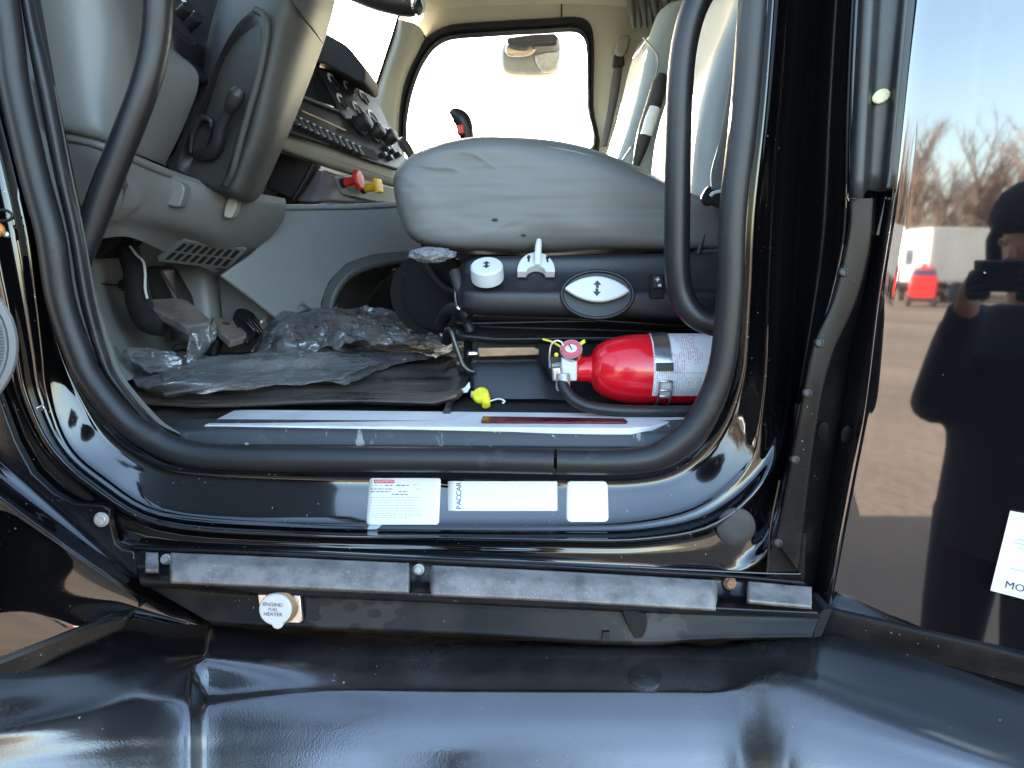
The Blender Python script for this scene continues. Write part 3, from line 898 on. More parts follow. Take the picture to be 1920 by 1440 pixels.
# ---- sill plate at the bottom of the opening
SILLZ = CAM_Z - 0.243
def sp(px, py, z=SILLZ): return WZ(px, py, z)
prof_l = [(320,812),(430,812),(700,812),(1000,815),(1200,817),(1262,818)]
tread = surf('sill_tread', [
    [(338,786,1.075),(430,786,1.075),(700,788,1.075),(1000,790,1.075),(1180,791,1.075),(1282,786,1.075)],
    [(326,802,1.045),(430,800,1.045),(700,802,1.045),(1000,804,1.045),(1180,805,1.045),(1270,803,1.045)],
    [(330,810,1.030),(430,806,1.032),(700,808,1.032),(1000,810,1.032),(1180,811,1.032),(1258,812,1.032)],
    [(344,826,1.026),(432,826,1.024),(700,828,1.024),(1000,830,1.024),(1180,831,1.024),(1240,828,1.026)],
    [(366,838,1.024),(440,840,1.022),(700,842,1.022),(1000,844,1.022),(1170,845,1.022),(1222,840,1.024)],
    [(370,850,1.04),(440,856,1.04),(700,858,1.04),(1000,860,1.04),(1170,860,1.04),(1220,854,1.04)]], m_sill, T, su=5, sv=3, angle=55)
for k_, (ya, yb) in enumerate(((833, 836), (838, 841))):
    tube('tread_groove', [(380, ya, 1.021), (700, ya+2, 1.0205), (1000, ya+4, 1.0205), (1190, yb+2, 1.021)], 0.0012, m_sill, tread, 6, 4)
def onz(px, py, dz=0): return WZ(px, py, SILLZ + dz)
alu = prism_pts('sill_scuff_plate', [onz(382,797), onz(700,800), onz(1000,802), onz(1180,803), onz(1222,800), onz(1296,781), onz(1285,776), onz(1000,773), onz(700,770), onz(470,768), onz(438,769)], Vector((0, 0, -0.010)), m_alu, T, 0.002)
refl = prism_pts('red_reflector', [onz(902,790,0.0035), onz(905,780,0.0035), onz(1170,784,0.0035), onz(1177,789,0.0035), onz(1174,791,0.0035)], Vector((0, 0, -0.003)), m_redr, alu, 0.001)

# ---- stickers on the sill face, laid on the curved jamb
from mathutils.bvhtree import BVHTree
_jo = root_loc(T)
JB = BVHTree.FromPolygons([v.co + _jo for v in jamb.data.vertices], [tuple(p.vertices) for p in jamb.data.polygons])
def jhit(px, py):
    loc, n_, i_, d_ = JB.ray_cast(CAMV, ray(px, py).normalized())
    if n_.dot(CAMV - loc) < 0: n_ = -n_
    return loc, n_
def jm(px, py, off=0.0014, rot=0.0):
    o, z = jhit(px, py); o = o + z * off
    x = (Vector((1, 0, 0)) - z * z.x).normalized(); y = z.cross(x)
    c, q = math.cos(rot), math.sin(rot)
    x, y = x*c + y*q, y*c - x*q
    return Matrix(((x.x, y.x, z.x, o.x), (x.y, y.y, z.y, o.y), (x.z, y.z, z.z, o.z), (0, 0, 0, 1)))
def sticker(name, rows_, label, mat=None, parent=None, off=0.0009, nx=14):
    """rows_ = (y, x left, x right) scan lines from top to bottom"""
    V_, F_ = [], []
    for y, a, b in rows_:
        for k in range(nx + 1):
            x = a + (b - a) * k / nx
            o, n_ = jhit(x, y); V_.append(o + n_ * off)
    m_ = nx + 1
    for r_ in range(len(rows_) - 1):
        for k in range(nx): F_.append((r_*m_ + k, (r_+1)*m_ + k, (r_+1)*m_ + k + 1, r_*m_ + k + 1))
    o = finish(name, V_, F_, mat or m_sticker, parent, 180)
    so_ = o.modifiers.new('solid', 'SOLIDIFY'); so_.thickness = 0.0005; so_.offset = -1
    if label: tag(o, label, 'sticker')
    return o
def rows_of(y0, y1, l0, l1, r0, r1, rad=5, n_=10):
    out = []
    ys_ = [y0, y0 + rad*0.25, y0 + rad] + [y0 + rad + (y1 - y0 - 2*rad) * i / n_ for i in range(1, n_)] + [y1 - rad, y1 - rad*0.25, y1]
    for y in ys_:
        t = (y - y0) / (y1 - y0)
        d = min(y - y0, y1 - y)
        ins = rad - math.sqrt(max(0, rad*rad - (rad - d)**2)) if d < rad else 0
        out.append((y, l0 + (l1-l0)*t + ins, r0 + (r1-r0)*t - ins))
    return out
s1 = sticker('data_sticker', rows_of(896, 984, 693, 687, 827, 823, 5), 'white data sticker with a red printed heading and rows of fine print below the sill')
sticker('red_heading_bar', [(899, 702, 740), (902.5, 702, 740), (906, 702, 740)], None, m_pink, s1, 0.0013, 6)
text('heading_lettering', 'KENWORTH', jm(721, 902.6, 0.0016), 0.0044, m_sticker, s1)
random.seed(3)
def print_lines(par, rows_, mat, h=0.0012):
    it = []
    for y_, x0_, x1_ in rows_:
        x = x0_
        while x < x1_:
            xe = min(x + random.uniform(3, 9), x1_)
            w_ = (jhit(xe, y_)[0] - jhit(x, y_)[0]).length
            it.append((jm((x + xe)/2, y_, 0.0013), (w_, h, 0.0003)))
            x = xe + random.uniform(1.2, 2.5)
    o = join_boxes('printed_lines', it, mat, par)
    o['kind'] = 'stuff'
    return o
print_lines(s1, [(917,695,736),(922,695,733),(910,722,736),(910,743,767),(922,748,765),(927,735,765)], m_ink, 0.0010)
print_lines(s1, [(910,696,718),(909,774,786),(917,780,788),(933,695,790),(938,695,782),(943,695,776),(948,697,780),(953,697,792),(958,697,796),(963,697,790),(967,697,792),(971,697,770)], m_inkl, 0.0009)
s2 = sticker('name_sticker', rows_of(902, 958, 840, 840, 1045, 1045, 2), 'long white sticker with one vertical dark word at its left end')
for i_, ch in enumerate('PACCAR'):
    text('letter', ch, jm(861, 951.5 - 8.7*i_, 0.0014, R(90)), 0.0098, m_ink, s2, sx=1.1)
s3 = sticker('blank_sticker', rows_of(902, 979, 1062, 1062, 1139, 1141, 8), 'blank white square sticker with rounded corners, rightmost below the sill')
sticker('sticker_remnant', [(984, 692, 716), (988, 690, 712), (993, 688, 706)], None, m_inkl, s1, 0.0006, 6)

# ---- paper sheet on the sleeper panel
PP = Plane(sleeper_pt(0.05, 1655, 560), sleeper_pt(0.25, 1655, 560), sleeper_pt(0.05, 1598, 930))
paper = tag(plate('paper_sheet', [(1894,956),(2060,985),(2030,1150),(1857,1105)], PP, 0.0006, m_paper, None, 0.004, 0), 'white printed paper sheet taped on the glossy black panel at the right edge', 'paper')
vd = (PP.hit(1857,1105) - PP.hit(1894,956)).normalized(); ud = (PP.hit(1920,1122) - PP.hit(1857,1105)).normalized()
def pmat(px, py, off=0.0046):
    o = PP.hit(px, py, off); n_ = PP.n; u_ = ud; v_ = n_.cross(u_)
    return Matrix(((u_.x, v_.x, n_.x, o.x), (u_.y, v_.y, n_.y, o.y), (u_.z, v_.z, n_.z, o.z), (0, 0, 0, 1)))
text('lettering', 'MON', pmat(1884, 1093), 0.0128, m_ink, paper, 'LEFT')
text('heading_letter', 'I', pmat(1917, 982), 0.028, m_ink, paper, 'LEFT', sx=2.2)
join_boxes('printed_lines', [(pmat(1913, 1010), (0.006, 0.0012, 0.0003)), (pmat(1911, 1017), (0.010, 0.0010, 0.0003)), (pmat(1914, 1026), (0.006, 0.0010, 0.0003)), (pmat(1908, 1066), (0.016, 0.0008, 0.0003)), (pmat(1900, 1111), (0.024, 0.0005, 0.0003))], m_inkl, paper)['kind'] = 'stuff'
# ================================================================== cab shell (closes the cab, casts its shadow)
RZ = CAM_Z + 1.18
def slab(name, x0, x1, y0, y1, z0, z1, mat, bev=0.01):
    return box(name, ((x0+x1)/2, (y0+y1)/2, (z0+z1)/2), (x1-x0, y1-y0, z1-z0), mat, T, None, bev)
slab('cab_floor', -1.15, 2.7, 1.055, 3.02, FLOOR - 0.06, FLOOR, m_floor, 0.004)
slab('cab_underside', -1.15, 2.7, 1.065, 3.02, FLOOR - 0.5, FLOOR - 0.064, m_skirt, 0.01)
slab('cab_roof', -0.42, 2.7, 0.99, 3.08, RZ, RZ + 0.10, m_paint, 0.02)
slab('headliner', -0.40, 2.6, 1.06, 3.0, RZ - 0.03, RZ - 0.004, m_head, 0.01)
slab('roof_fairing', 0.75, 2.7, 1.05, 3.02, RZ + 0.102, 3.95, m_paint, 0.15)
slab('sleeper_rear_wall', 2.6, 2.7, 0.75, 3.02, FLOOR, RZ, m_dark, 0.01)
# upper door frame, driver side: header over the opening
prism('door_header', [(-330,-420),(1700,-420),(1720,-560),(-320,-560)], 0.985, 1.06, m_paint, T, 0.01)
slab('header_filler', -0.80, 1.5, 0.99, 1.05, CAM_Z + 0.80, RZ, m_paint, 0.005)
# driver side wall left of the opening, behind the jamb
prism('hinge_pillar', [(-700,-420),(-60,-420),(20,-60),(60,160),(95,320),(118,440),(135,560),(160,650),(60,760),(-20,760),(-200,700),(-700,560)], 1.035, 1.09, m_dark, T, 0)
# engine hood, its nose lengthened to stretch the shadow on the ground
hz = CAM_Z + 0.30
HXR = [(-0.86, hz), (-1.4, hz - 0.03), (-2.2, hz - 0.12), (-3.1, hz - 0.22), (-3.5, hz - 0.55), (-3.6, 0.45)]
hr = []
for x, z in HXR:
    w = 0.95 if x > -2.5 else 0.8
    yc = 2.0
    hr.append([Vector((x, yc - w, 0.5)), Vector((x, yc - w, z*0.72)), Vector((x, yc - w*0.86, z*0.93)), Vector((x, yc - w*0.4, z)), Vector((x, yc + w*0.4, z)), Vector((x, yc + w*0.86, z*0.93)), Vector((x, yc + w, z*0.72)), Vector((x, yc + w, 0.5))])
surf('engine_hood', hr, m_paint, T, su=4, sv=4, angle=70)
slab('firewall', -1.2, -1.12, 1.05, 3.02, 0.6, CAM_Z + 0.30, m_black, 0.005)

# ---- passenger side wall with its window
PW = 3.0
G = [(766,300),(763,255),(764,225),(772,180),(786,138),(800,111),(815,92),(834,79),(858,73),(900,70),(960,66),(1020,63),(1066,60),(1085,63),(1096,75),(1100,98),(1101,140),(1101,200),(1101,285),(940,300)]
F = [(744,312),(741,255),(742,220),(750,172),(765,128),(781,94),(799,70),(822,54),(850,45),(896,41),(960,37),(1020,34),(1074,31),(1098,36),(1110,52),(1114,82),(1114,130),(1113,200),(1112,298),(940,316)]
O = [(724,430),(724,280),(724,225),(732,168),(748,118),(764,84),(784,50),(806,0),(840,-110),(896,-130),(960,-150),(1020,-150),(1090,-150),(1200,-130),(1270,-100),(1330,-60),(1340,60),(1335,220),(1300,420),(940,440)]
def ringpts(c, Y, k=5): return crom([W(x, y, Y) for x, y in c], k, True)
pwall = rings('passenger_door_panel', [ringpts(F, 3.03), ringpts(F, PW), ringpts(offs(F[::1], 0), PW - 0.006), ringpts(toward(F, O, 0.12), PW - 0.014), ringpts(toward(F, O, 0.3), PW - 0.014), ringpts(O, PW)], m_cream, T, False, False, 50)
frame = rings('window_seal', [ringpts(G, 3.02), ringpts(G, 2.985), ringpts(toward(G, F, 0.3), 2.976), ringpts(toward(G, F, 0.42), 2.986), ringpts(toward(G, F, 0.6), 2.976), ringpts(toward(G, F, 0.92), 2.978), ringpts(F, 2.992)], m_rubber, T, False, False, 50)
prism_pts('window_pane', ringpts(G, 3.012), Vector((0, 0.004, 0)), m_glass, T, 0)
# outer skin beyond, and far wall round the sleeper
slab('passenger_outer_wall', -0.6, 2.7, 3.035, 3.07, 0.9, W(800, 330, 3.03).z, m_paint, 0.005)
slab('sleeper_far_wall', W(1335, 0, 3.0).x, 2.7, 2.99, 3.04, FLOOR, RZ, m_curtain, 0.005)
slab('passenger_header', -0.4, 1.2, 3.035, 3.07, W(900, 25, 3.03).z, RZ, m_paint, 0.005)
slab('passenger_pillar', W(1128, 100, 3.03).x, 1.0, 3.036, 3.068, 1.5, RZ, m_paint, 0.005)
# trim line between header and pillar on the far side
tube('trim_joint', [(1052,-60,2.98),(1053,0,2.981),(1053,33,2.982)], 0.0028, m_dark, pwall, 6, 4)
tube('trim_joint', [(746,42,2.96),(770,50,2.965),(790,62,2.97),(799,72,2.975)], 0.0022, m_dark, pwall, 6, 4)
# far windscreen pillar trim
pil = surf('windscreen_pillar', [[(748,36,2.93),(736,70,2.93),(722,112,2.93),(706,160,2.93),(690,200,2.93),(655,270,2.93)],
                           [(756,38,2.90),(752,75,2.90),(736,125,2.90),(722,170,2.90),(712,215,2.90),(700,280,2.90)],
                           [(782,46,2.92),(775,85,2.92),(757,130,2.92),(744,175,2.92),(738,225,2.92),(735,300,2.92)],
                           [(800,70,2.99),(788,95,2.99),(770,130,2.99),(757,170,2.99),(750,225,2.99),(748,310,2.99)]], m_cream, T, su=5, sv=5)
surf('pillar_edge_trim', [[(750,30,2.925),(738,70,2.925),(724,112,2.925),(708,160,2.925),(692,200,2.925)], [(747,30,2.92),(735,70,2.92),(721,112,2.92),(705,160,2.92),(689,200,2.92)]], m_dark, T, su=4, sv=1, thick=0.006)
# headliner above the far window, rolling into the ceiling
surf('headliner_roll', [[(748,44,2.93),(760,38,2.95),(800,24,2.975),(860,14,2.98),(960,10,2.98),(1080,8,2.98),(1180,14,2.98),(1300,30,2.98)],
                        [(752,0,2.88),(772,0,2.9),(820,-8,2.93),(880,-16,2.93),(960,-18,2.93),(1080,-18,2.93),(1190,-10,2.93),(1310,0,2.93)],
                        [(745,-80,2.66),(780,-80,2.68),(830,-90,2.7),(890,-100,2.7),(960,-100,2.7),(1080,-100,2.7),(1200,-100,2.7),(1320,-90,2.7)]], m_head, T, su=4, sv=5)
# windscreen
wz0, wz1 = CAM_Z + 0.36, RZ
wsc = []
for y in (1.12, 1.6, 2.0, 2.4, 2.9):
    bow = 0.14 * (1 - ((y - 2.0)/0.95)**2)
    wsc.append([Vector((-0.98 - bow, y, wz0)), Vector((-0.78 - bow, y, (wz0+wz1)/2)), Vector((-0.56 - bow*0.6, y, wz1))])
surf('windscreen', wsc, m_glass, T, su=6, sv=4, thick=0.005)
slab('windscreen_header', -0.66, -0.40, 1.05, 3.02, RZ - 0.06, RZ + 0.08, m_paint, 0.01)
# grab handle / visor at the roof edge
visor = tube('interior_mirror', [(600,-40,2.2),(650,-22,2.2),(700,-4,2.2),(745,6,2.2),(776,8,2.2),(790,4,2.2)], [0.022,0.026,0.029,0.031,0.031,0.018], m_dark, T, 16, 6)
lathe('mirror_bezel', [(0.026, 0), (0.030, 0.004), (0.026, 0.008), (0.0001, 0.006)], axis_mat(W(782, 8, 2.19), Vector((0.8, -0.5, -0.2))), m_chrome, visor, 20)

# passenger-side outside mirror seen through the pane
mir = prism('outside_mirror', [(944,82),(1000,72),(1044,66),(1051,80),(1050,118),(1040,134),(1014,140),(960,138),(943,128)], 3.30, 3.38, M('mirror_housing', (0.90, 0.89, 0.86), 0.4, var=(30, 0.1)), T, 0.012, 3)  # near-white colour imitates the glare that washes the mirror out
prism('mirror_arm', [(952,70),(1040,62),(1044,78),(1000,80),(985,90),(955,84)], 3.24, 3.40, m_dark, mir, 0.006, 2)
prism('mirror_lamp', [(950,84),(988,80),(1005,92),(992,104),(958,106),(948,98)], 3.27, 3.30, m_chrome, mir, 0.006, 2)
prism('mirror_face', [(1002,104),(1048,96),(1047,118),(1038,131),(1018,135)], 3.285, 3.299, m_steel, mir, 0.004, 2)

# ================================================================== dashboard
dash_end = surf('dash_end_panel', [
    [(20,-120,1.10),(150,-120,1.11),(220,-60,1.15),(262,-10,1.24),(300,30,1.36)],
    [(50,-40,1.10),(155,-40,1.11),(228,0,1.15),(272,45,1.24),(318,85,1.36)],
    [(72,60,1.10),(160,62,1.11),(240,95,1.15),(290,120,1.24),(372,141,1.36)],
    [(92,150,1.10),(172,160,1.11),(240,185,1.15),(290,205,1.24),(350,224,1.36)],
    [(110,236,1.10),(190,254,1.11),(240,274,1.15),(280,290,1.24),(312,304,1.36)],
    [(114,246,1.13),(192,266,1.14),(242,284,1.18),(282,298,1.27),(314,310,1.39)]], m_grey, T, su=6, sv=5, angle=70)
prism('dash_upper_edge', [(225,-60),(262,-10),(318,84),(372,140),(366,150),(312,95),(255,8),(216,-40)], 1.365, 1.46, m_dark, T, 0.004, 3)
# pieces of instrument cluster showing between end panel and column
for k, (x, y, rr_) in enumerate(((326, 52, 15), (338, 68, 14), (352, 82, 14), (316, 34, 14), (344, 22, 12), (362, 40, 12))):
    lathe('cluster_knob', [(rr_*0.00095, -0.02), (rr_*0.00095, 0.012), (rr_*0.0008, 0.016), (0.0001, 0.017)], axis_mat(W(x, y, 1.45), Vector((0.75, -0.55, 0.3))), m_dark, T, 14)
prism('cluster_face', [(230,-120),(420,-120),(420,80),(372,142),(318,84),(262,-10)], 1.50, 1.53, m_black, T, 0.004)
for x, y in ((345, 2), (352, 14), (338, -8), (362, 22)):
    box('cluster_lamp', W(x, y, 1.495), (0.008, 0.003, 0.005), m_white, T, Euler((0, R(35), 0)), 0.001)

knee = surf('knee_panel', [
    [(112,240,1.14),(205,268,1.15),(318,318,1.30),(420,350,1.40),(535,372,1.56)],
    [(116,258,1.12),(207,286,1.135),(322,332,1.29),(424,366,1.39),(536,386,1.55)],
    [(128,310,1.13),(212,330,1.15),(328,366,1.30),(430,400,1.41),(530,416,1.57)],
    [(150,380,1.16),(220,392,1.19),(330,420,1.34),(424,446,1.45),(505,446,1.58)],
    [(160,420,1.20),(228,424,1.24),(326,446,1.40),(410,476,1.51),(465,478,1.60)],
    [(168,450,1.23),(240,444,1.27),(318,476,1.44),(392,506,1.54),(412,518,1.62)]], m_grey, T, su=6, sv=5, angle=70)
# bright ledge between end panel and knee panel
tube('dash_ledge', [(118,256,1.118),(165,265,1.12),(207,280,1.13),(262,303,1.20),(318,326,1.285)], 0.0065, m_grey, knee, 10, 6)
# moulded ribs and pocket on the knee panel
prism('knee_rib', [(316,340),(345,348),(338,384),(330,388),(309,382),(308,374)], 1.292, 1.32, m_grey, knee, 0.006, 3)
prism('knee_rib', [(428,370),(446,374),(436,406),(428,409),(418,404)], 1.385, 1.41, m_creamt, knee, 0.004, 2)
surf('knee_pocket', [[(238,322,1.17),(262,334,1.205),(274,345,1.225)], [(236,350,1.175),(262,362,1.205),(272,372,1.225)], [(228,384,1.19),(252,390,1.21),(262,390,1.225)], [(206,412,1.2),(226,414,1.22),(240,410,1.23)]], m_grey, knee, su=5, sv=5)
lathe('knee_button', [(0.006, 0), (0.006, 0.004), (0.0001, 0.005)], axis_mat(W(232, 347, 1.165), Vector((0.3, -1, 0))), m_dark, knee, 12)
# slotted air grille in the underside
PG = Plane(W(345,450,1.412), W(455,467,1.535), W(310,488,1.44))
gr = plate('air_grille', [(346,450),(462,467),(428,504),(298,489)], PG, 0.01, m_grey, knee, 0.0015, 0.0008)
for row in range(2):
    for i in range(8):
        t0 = i / 8.0 + 0.02; t1 = t0 + 0.068
        v0, v1 = ((0.08, 0.46), (0.56, 0.92))[row]
        def gq(t, v):
            ax, ay = 344 + (456-344)*t, 452 + (467-452)*t
            bx, by = 303 + (424-303)*t, 487 + (501-487)*t
            return (ax + (bx-ax)*v, ay + (by-ay)*v)
        plate('grille_slot', [gq(t0, v0), gq(t1, v0), gq(t1, v1), gq(t0, v1)], PG, 0.001, m_black, gr, 0.0022, 0)

# ---- steering column shroud (leans forward-left), with lever
col_rows = [
    [(440,-120,1.52),(470,-120,1.42),(520,-120,1.36),(570,-120,1.34),(610,-110,1.40),(650,-90,1.55)],
    [(408,0,1.50),(432,0,1.40),(480,0,1.345),(540,5,1.32),(590,12,1.38),(622,30,1.54)],
    [(392,60,1.49),(415,60,1.40),(465,66,1.345),(520,70,1.32),(570,76,1.38),(606,84,1.54)],
    [(376,140,1.48),(400,140,1.39),(446,150,1.345),(500,158,1.31),(545,162,1.37),(578,160,1.52)],
    [(352,220,1.47),(376,226,1.39),(428,240,1.345),(478,250,1.31),(520,252,1.36),(548,236,1.50)],
    [(328,284,1.46),(352,296,1.385),(400,312,1.345),(450,324,1.315),(490,320,1.36),(520,300,1.50)],
    [(312,306,1.46),(330,326,1.385),(386,346,1.35),(436,364,1.325),(472,372,1.37),(498,350,1.50)],
    [(322,318,1.50),(338,334,1.44),(390,354,1.40),(436,372,1.38),(470,380,1.42),(494,362,1.52)]]
col = surf('steering_column_shroud', col_rows, m_column, T, su=7, sv=5, angle=75)
# darker lower half with the scooped hollow
scoop = surf('column_scoop', [
    [(470,20,1.335),(486,22,1.327),(498,34,1.318),(500,50,1.312)],
    [(440,52,1.345),(462,52,1.345),(484,64,1.335),(498,80,1.305)],
    [(408,110,1.36),(430,112,1.375),(470,126,1.36),(484,140,1.303)],
    [(386,170,1.36),(408,180,1.385),(446,196,1.365),(466,208,1.303)],
    [(366,225,1.36),(388,238,1.385),(428,256,1.365),(450,266,1.305)],
    [(340,285,1.36),(366,298,1.375),(402,312,1.36),(436,322,1.308)],
    [(328,312,1.365),(350,326,1.365),(392,344,1.352),(420,350,1.318)]], m_columnd, col, su=6, sv=5, angle=70)
tube('scoop_rim', [(478,18,1.32),(496,30,1.312),(500,60,1.306),(486,138,1.30),(467,206,1.30),(450,268,1.302),(436,322,1.305),(424,346,1.315)], 0.006, m_column, col, 8, 6)
tube('column_joint', [(524,-30,1.315),(545,0,1.313),(565,28,1.335),(592,62,1.39),(606,80,1.46)], 0.0016, m_dark, col, 6, 6)
lev = tube('column_lever', [(372,292,1.35),(396,286,1.335),(408,268,1.325),(412,246,1.318),(422,222,1.312),(434,200,1.305)], [0.009,0.0115,0.011,0.010,0.0095,0.0095], m_dark, T, 12, 6)
tube('lever_knob', [(428,210,1.306),(436,194,1.30),(444,178,1.298),(452,168,1.298)], [0.008,0.0125,0.0135,0.009], m_dark, lev, 14, 6)
tube('lever_collar', [(357,286,1.35),(362,250,1.345),(378,222,1.338),(395,226,1.335),(396,240,1.335)], [0.004,0.005,0.006,0.006,0.004], m_dark, lev, 8, 6)
prism('lever_boot', [(354,282),(352,262),(366,232),(380,224),(398,234),(396,252),(384,280),(372,294)], 1.35, 1.37, m_black, lev, 0.002, 3)

# ---- centre instrument panel
PI = Plane(W(593,132,2.02), W(679,154,2.32), W(642,223,2.00))
ip = plate('instrument_panel', [(520,150),(560,80),(612,95),(600,125),(640,133),(688,152),(716,205),(742,262),(764,300),(752,318),(700,302),(620,272),(530,243)], PI, 0.012, m_dark, T, 0.0, 0.004)
prism('instrument_pod', [(575,40),(600,56),(621,68),(651,86),(670,110),(684,132),(680,155),(651,141),(613,121),(570,100)], 2.02, 2.22, M('pod_matte', (0.022, 0.021, 0.020), 0.8, bump=(900, 0.2, 0.0005)), T, 0.012, 3, 3)
plate('radio_screen', [(567,166),(592,136),(624,204),(560,180)], PI, 0.004, M('screen_glass', (0.02, 0.021, 0.022), 0.12), ip, 0.005, 0.002)
tube('slot_trim', [PI.hit(562, 211, 0.006), PI.hit(604, 229, 0.006), PI.hit(644, 247, 0.006)], 0.0022, m_bronze, ip, 6, 3)
tube('radio_trim', [PI.hit(556, 182, 0.006), PI.hit(590, 195, 0.006), PI.hit(630, 211, 0.006)], 0.005, m_column, ip, 8, 3)
hv = plate('climate_panel', [(596,134),(640,140),(683,158),(716,216),(729,246),(700,236),(646,226),(634,212)], PI, 0.006, m_columnd, ip, 0.007, 0.003)
for x, y in ((616,150),(645,163),(674,180),(633,188),(662,202),(690,216)):
    A_ = PI.mat(x + 6, y + 8, 0.0075)
    lathe('dial', [(0.0185, 0.0), (0.0185, 0.002), (0.0165, 0.003), (0.015, 0.0012), (0.0001, 0.0012)], A_, m_dark, hv, 20)
    its = []
    for q in range(5):
        a = R(65 + q * 26)
        its.append((A_ @ Matrix.Translation((0.022*math.cos(a), 0.022*math.sin(a), 0.0015)) @ Matrix.Rotation(a, 4, 'Z'), (0.0085, 0.0095 if q % 2 else 0.0105, 0.0008)))
    join_boxes('dial_marks', its, m_white, hv)
for x, y, s_ in ((676,236,1.05),(702,251,0.95),(727,262,0.95)):
    A_ = PI.mat(x - 6, y + 2, 0.003)
    kb = lathe('rotary_knob', [(0.027*s_, 0), (0.027*s_, 0.006), (0.022*s_, 0.008), (0.0215*s_, 0.030), (0.0185*s_, 0.034), (0.0001, 0.035)], A_, m_dark, ip, 24)
    join_boxes('knob_mark', [(A_ @ Matrix.Translation((0, 0.010*s_, 0.0353)), (0.002, 0.014*s_, 0.001))], m_white, kb)
for i in range(11):
    t = i / 10.0
    x, y = 545 + (668-545)*t, 229 + (286-229)*t
    sw_ = box('rocker_switch', PI.hit(x, y, 0.006), (0.017, 0.030, 0.016), m_dark, ip, PI.mat(x, y).to_3x3(), 0.003)
    join_boxes('switch_mark', [(PI.mat(x - 2, y - 6, 0.0145), (0.010, 0.003, 0.0008))], m_white, sw_)
for i, (x, y) in enumerate(((722,281),(733,286),(744,292),(716,292),(728,298))):
    sw_ = box('push_button', PI.hit(x, y, 0.006), (0.020, 0.014, 0.014), m_dark, ip, PI.mat(x, y).to_3x3(), 0.003)
    join_boxes('switch_mark', [(PI.mat(x, y, 0.0136), (0.010, 0.004, 0.0008))], m_white, sw_)
plate('ash_tray', [(672,274),(700,282),(708,302),(684,296)], PI, 0.004, m_black, ip, 0.004, 0.002)
prism('red_button', [(750,300),(762,296),(757,310),(748,314)], 2.43, 2.45, m_redk, ip, 0.002)
surf('panel_grip', [[(742,264,2.46),(752,276,2.46),(764,296,2.46)], [(748,264,2.44),(760,277,2.44),(770,296,2.44)]], m_column, ip, su=5, sv=3, thick=0.02)

# tan band and storage under the panel
band = surf('dash_lower_band', [
    [(500,222,1.62),(535,243,1.71),(640,280,1.93),(745,318,2.24)],
    [(496,232,1.60),(532,250,1.695),(638,287,1.915),(744,324,2.23)],
    [(490,256,1.60),(526,276,1.70),(632,312,1.92),(740,346,2.23)],
    [(488,262,1.64),(524,284,1.74),(630,320,1.96),(738,352,2.26)]], m_creamt, T, su=6, sv=4, angle=60)
tube('band_groove', [(524,262,1.692),(632,300,1.91),(741,336,2.222)], 0.002, m_grey3, band, 6, 6)
prism('cubby', [(522,284),(592,306),(585,318),(556,376),(498,352)], 1.86, 1.88, m_dark, T, 0.003)
tube('cubby_frame', [(588,306,1.855),(572,338,1.855),(550,374,1.855)], 0.006, m_columnd, T, 8, 4)
PV = Plane(W(610,322,1.90), W(735,352,2.20), W(640,375,1.95))
m_vbox = M('valve_box_plastic', (0.135, 0.125, 0.135), 0.45, bump=(900, 0.15, 0.0005))
surf('valve_housing', [[(598,316,1.93),(612,320,1.90),(640,330,1.97),(700,345,2.15),(742,356,2.30)],
                       [(582,340,1.89),(608,344,1.87),(640,350,1.95),(700,362,2.13),(742,372,2.28)],
                       [(556,374,1.84),(600,376,1.84),(640,378,1.93),(700,384,2.12),(742,388,2.26)]], m_vbox, T, su=5, sv=5, thick=0.01)
vp = plate('valve_plate', [(618,330),(640,332),(732,352),(738,382),(700,380),(636,366)], PV, 0.008, m_grey, T, 0.012, 0.003)
for nm, x, y, mt, sides in (('red_valve_knob', 634, 345, m_redk, 8), ('yellow_valve_knob', 672, 356, m_yelk, 4)):
    A_ = axis_mat(PV.hit(x, y, 0.010), (PV.n + Vector((0.55, 0, 0.18))).normalized())
    kn = lathe('valve_knob', [(0.012, 0), (0.012, 0.010), (0.0001, 0.010)], A_, m_black, vp, 14)
    lathe('knob_stem', [(0.0105, 0.008), (0.0105, 0.040), (0.012, 0.042)], A_, mt, kn, 14)
    lathe('knob_head', [(0.012, 0.038), (0.025, 0.041), (0.026, 0.048), (0.022, 0.052), (0.0001, 0.053)], A_ @ Matrix.Rotation(R(45 if sides == 4 else 22), 4, 'Z'), mt, kn, sides, 20)
# dash top below the windscreen
slab('dash_top', -1.1, -0.56, 1.35, 2.95, CAM_Z + 0.30, CAM_Z + 0.37, m_dark, 0.02)
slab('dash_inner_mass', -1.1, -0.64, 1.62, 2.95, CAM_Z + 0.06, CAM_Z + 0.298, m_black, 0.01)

slab('dash_far_mass', -1.1, -0.52, 2.15, 2.97, FLOOR, CAM_Z + 0.27, m_dark, 0.01)
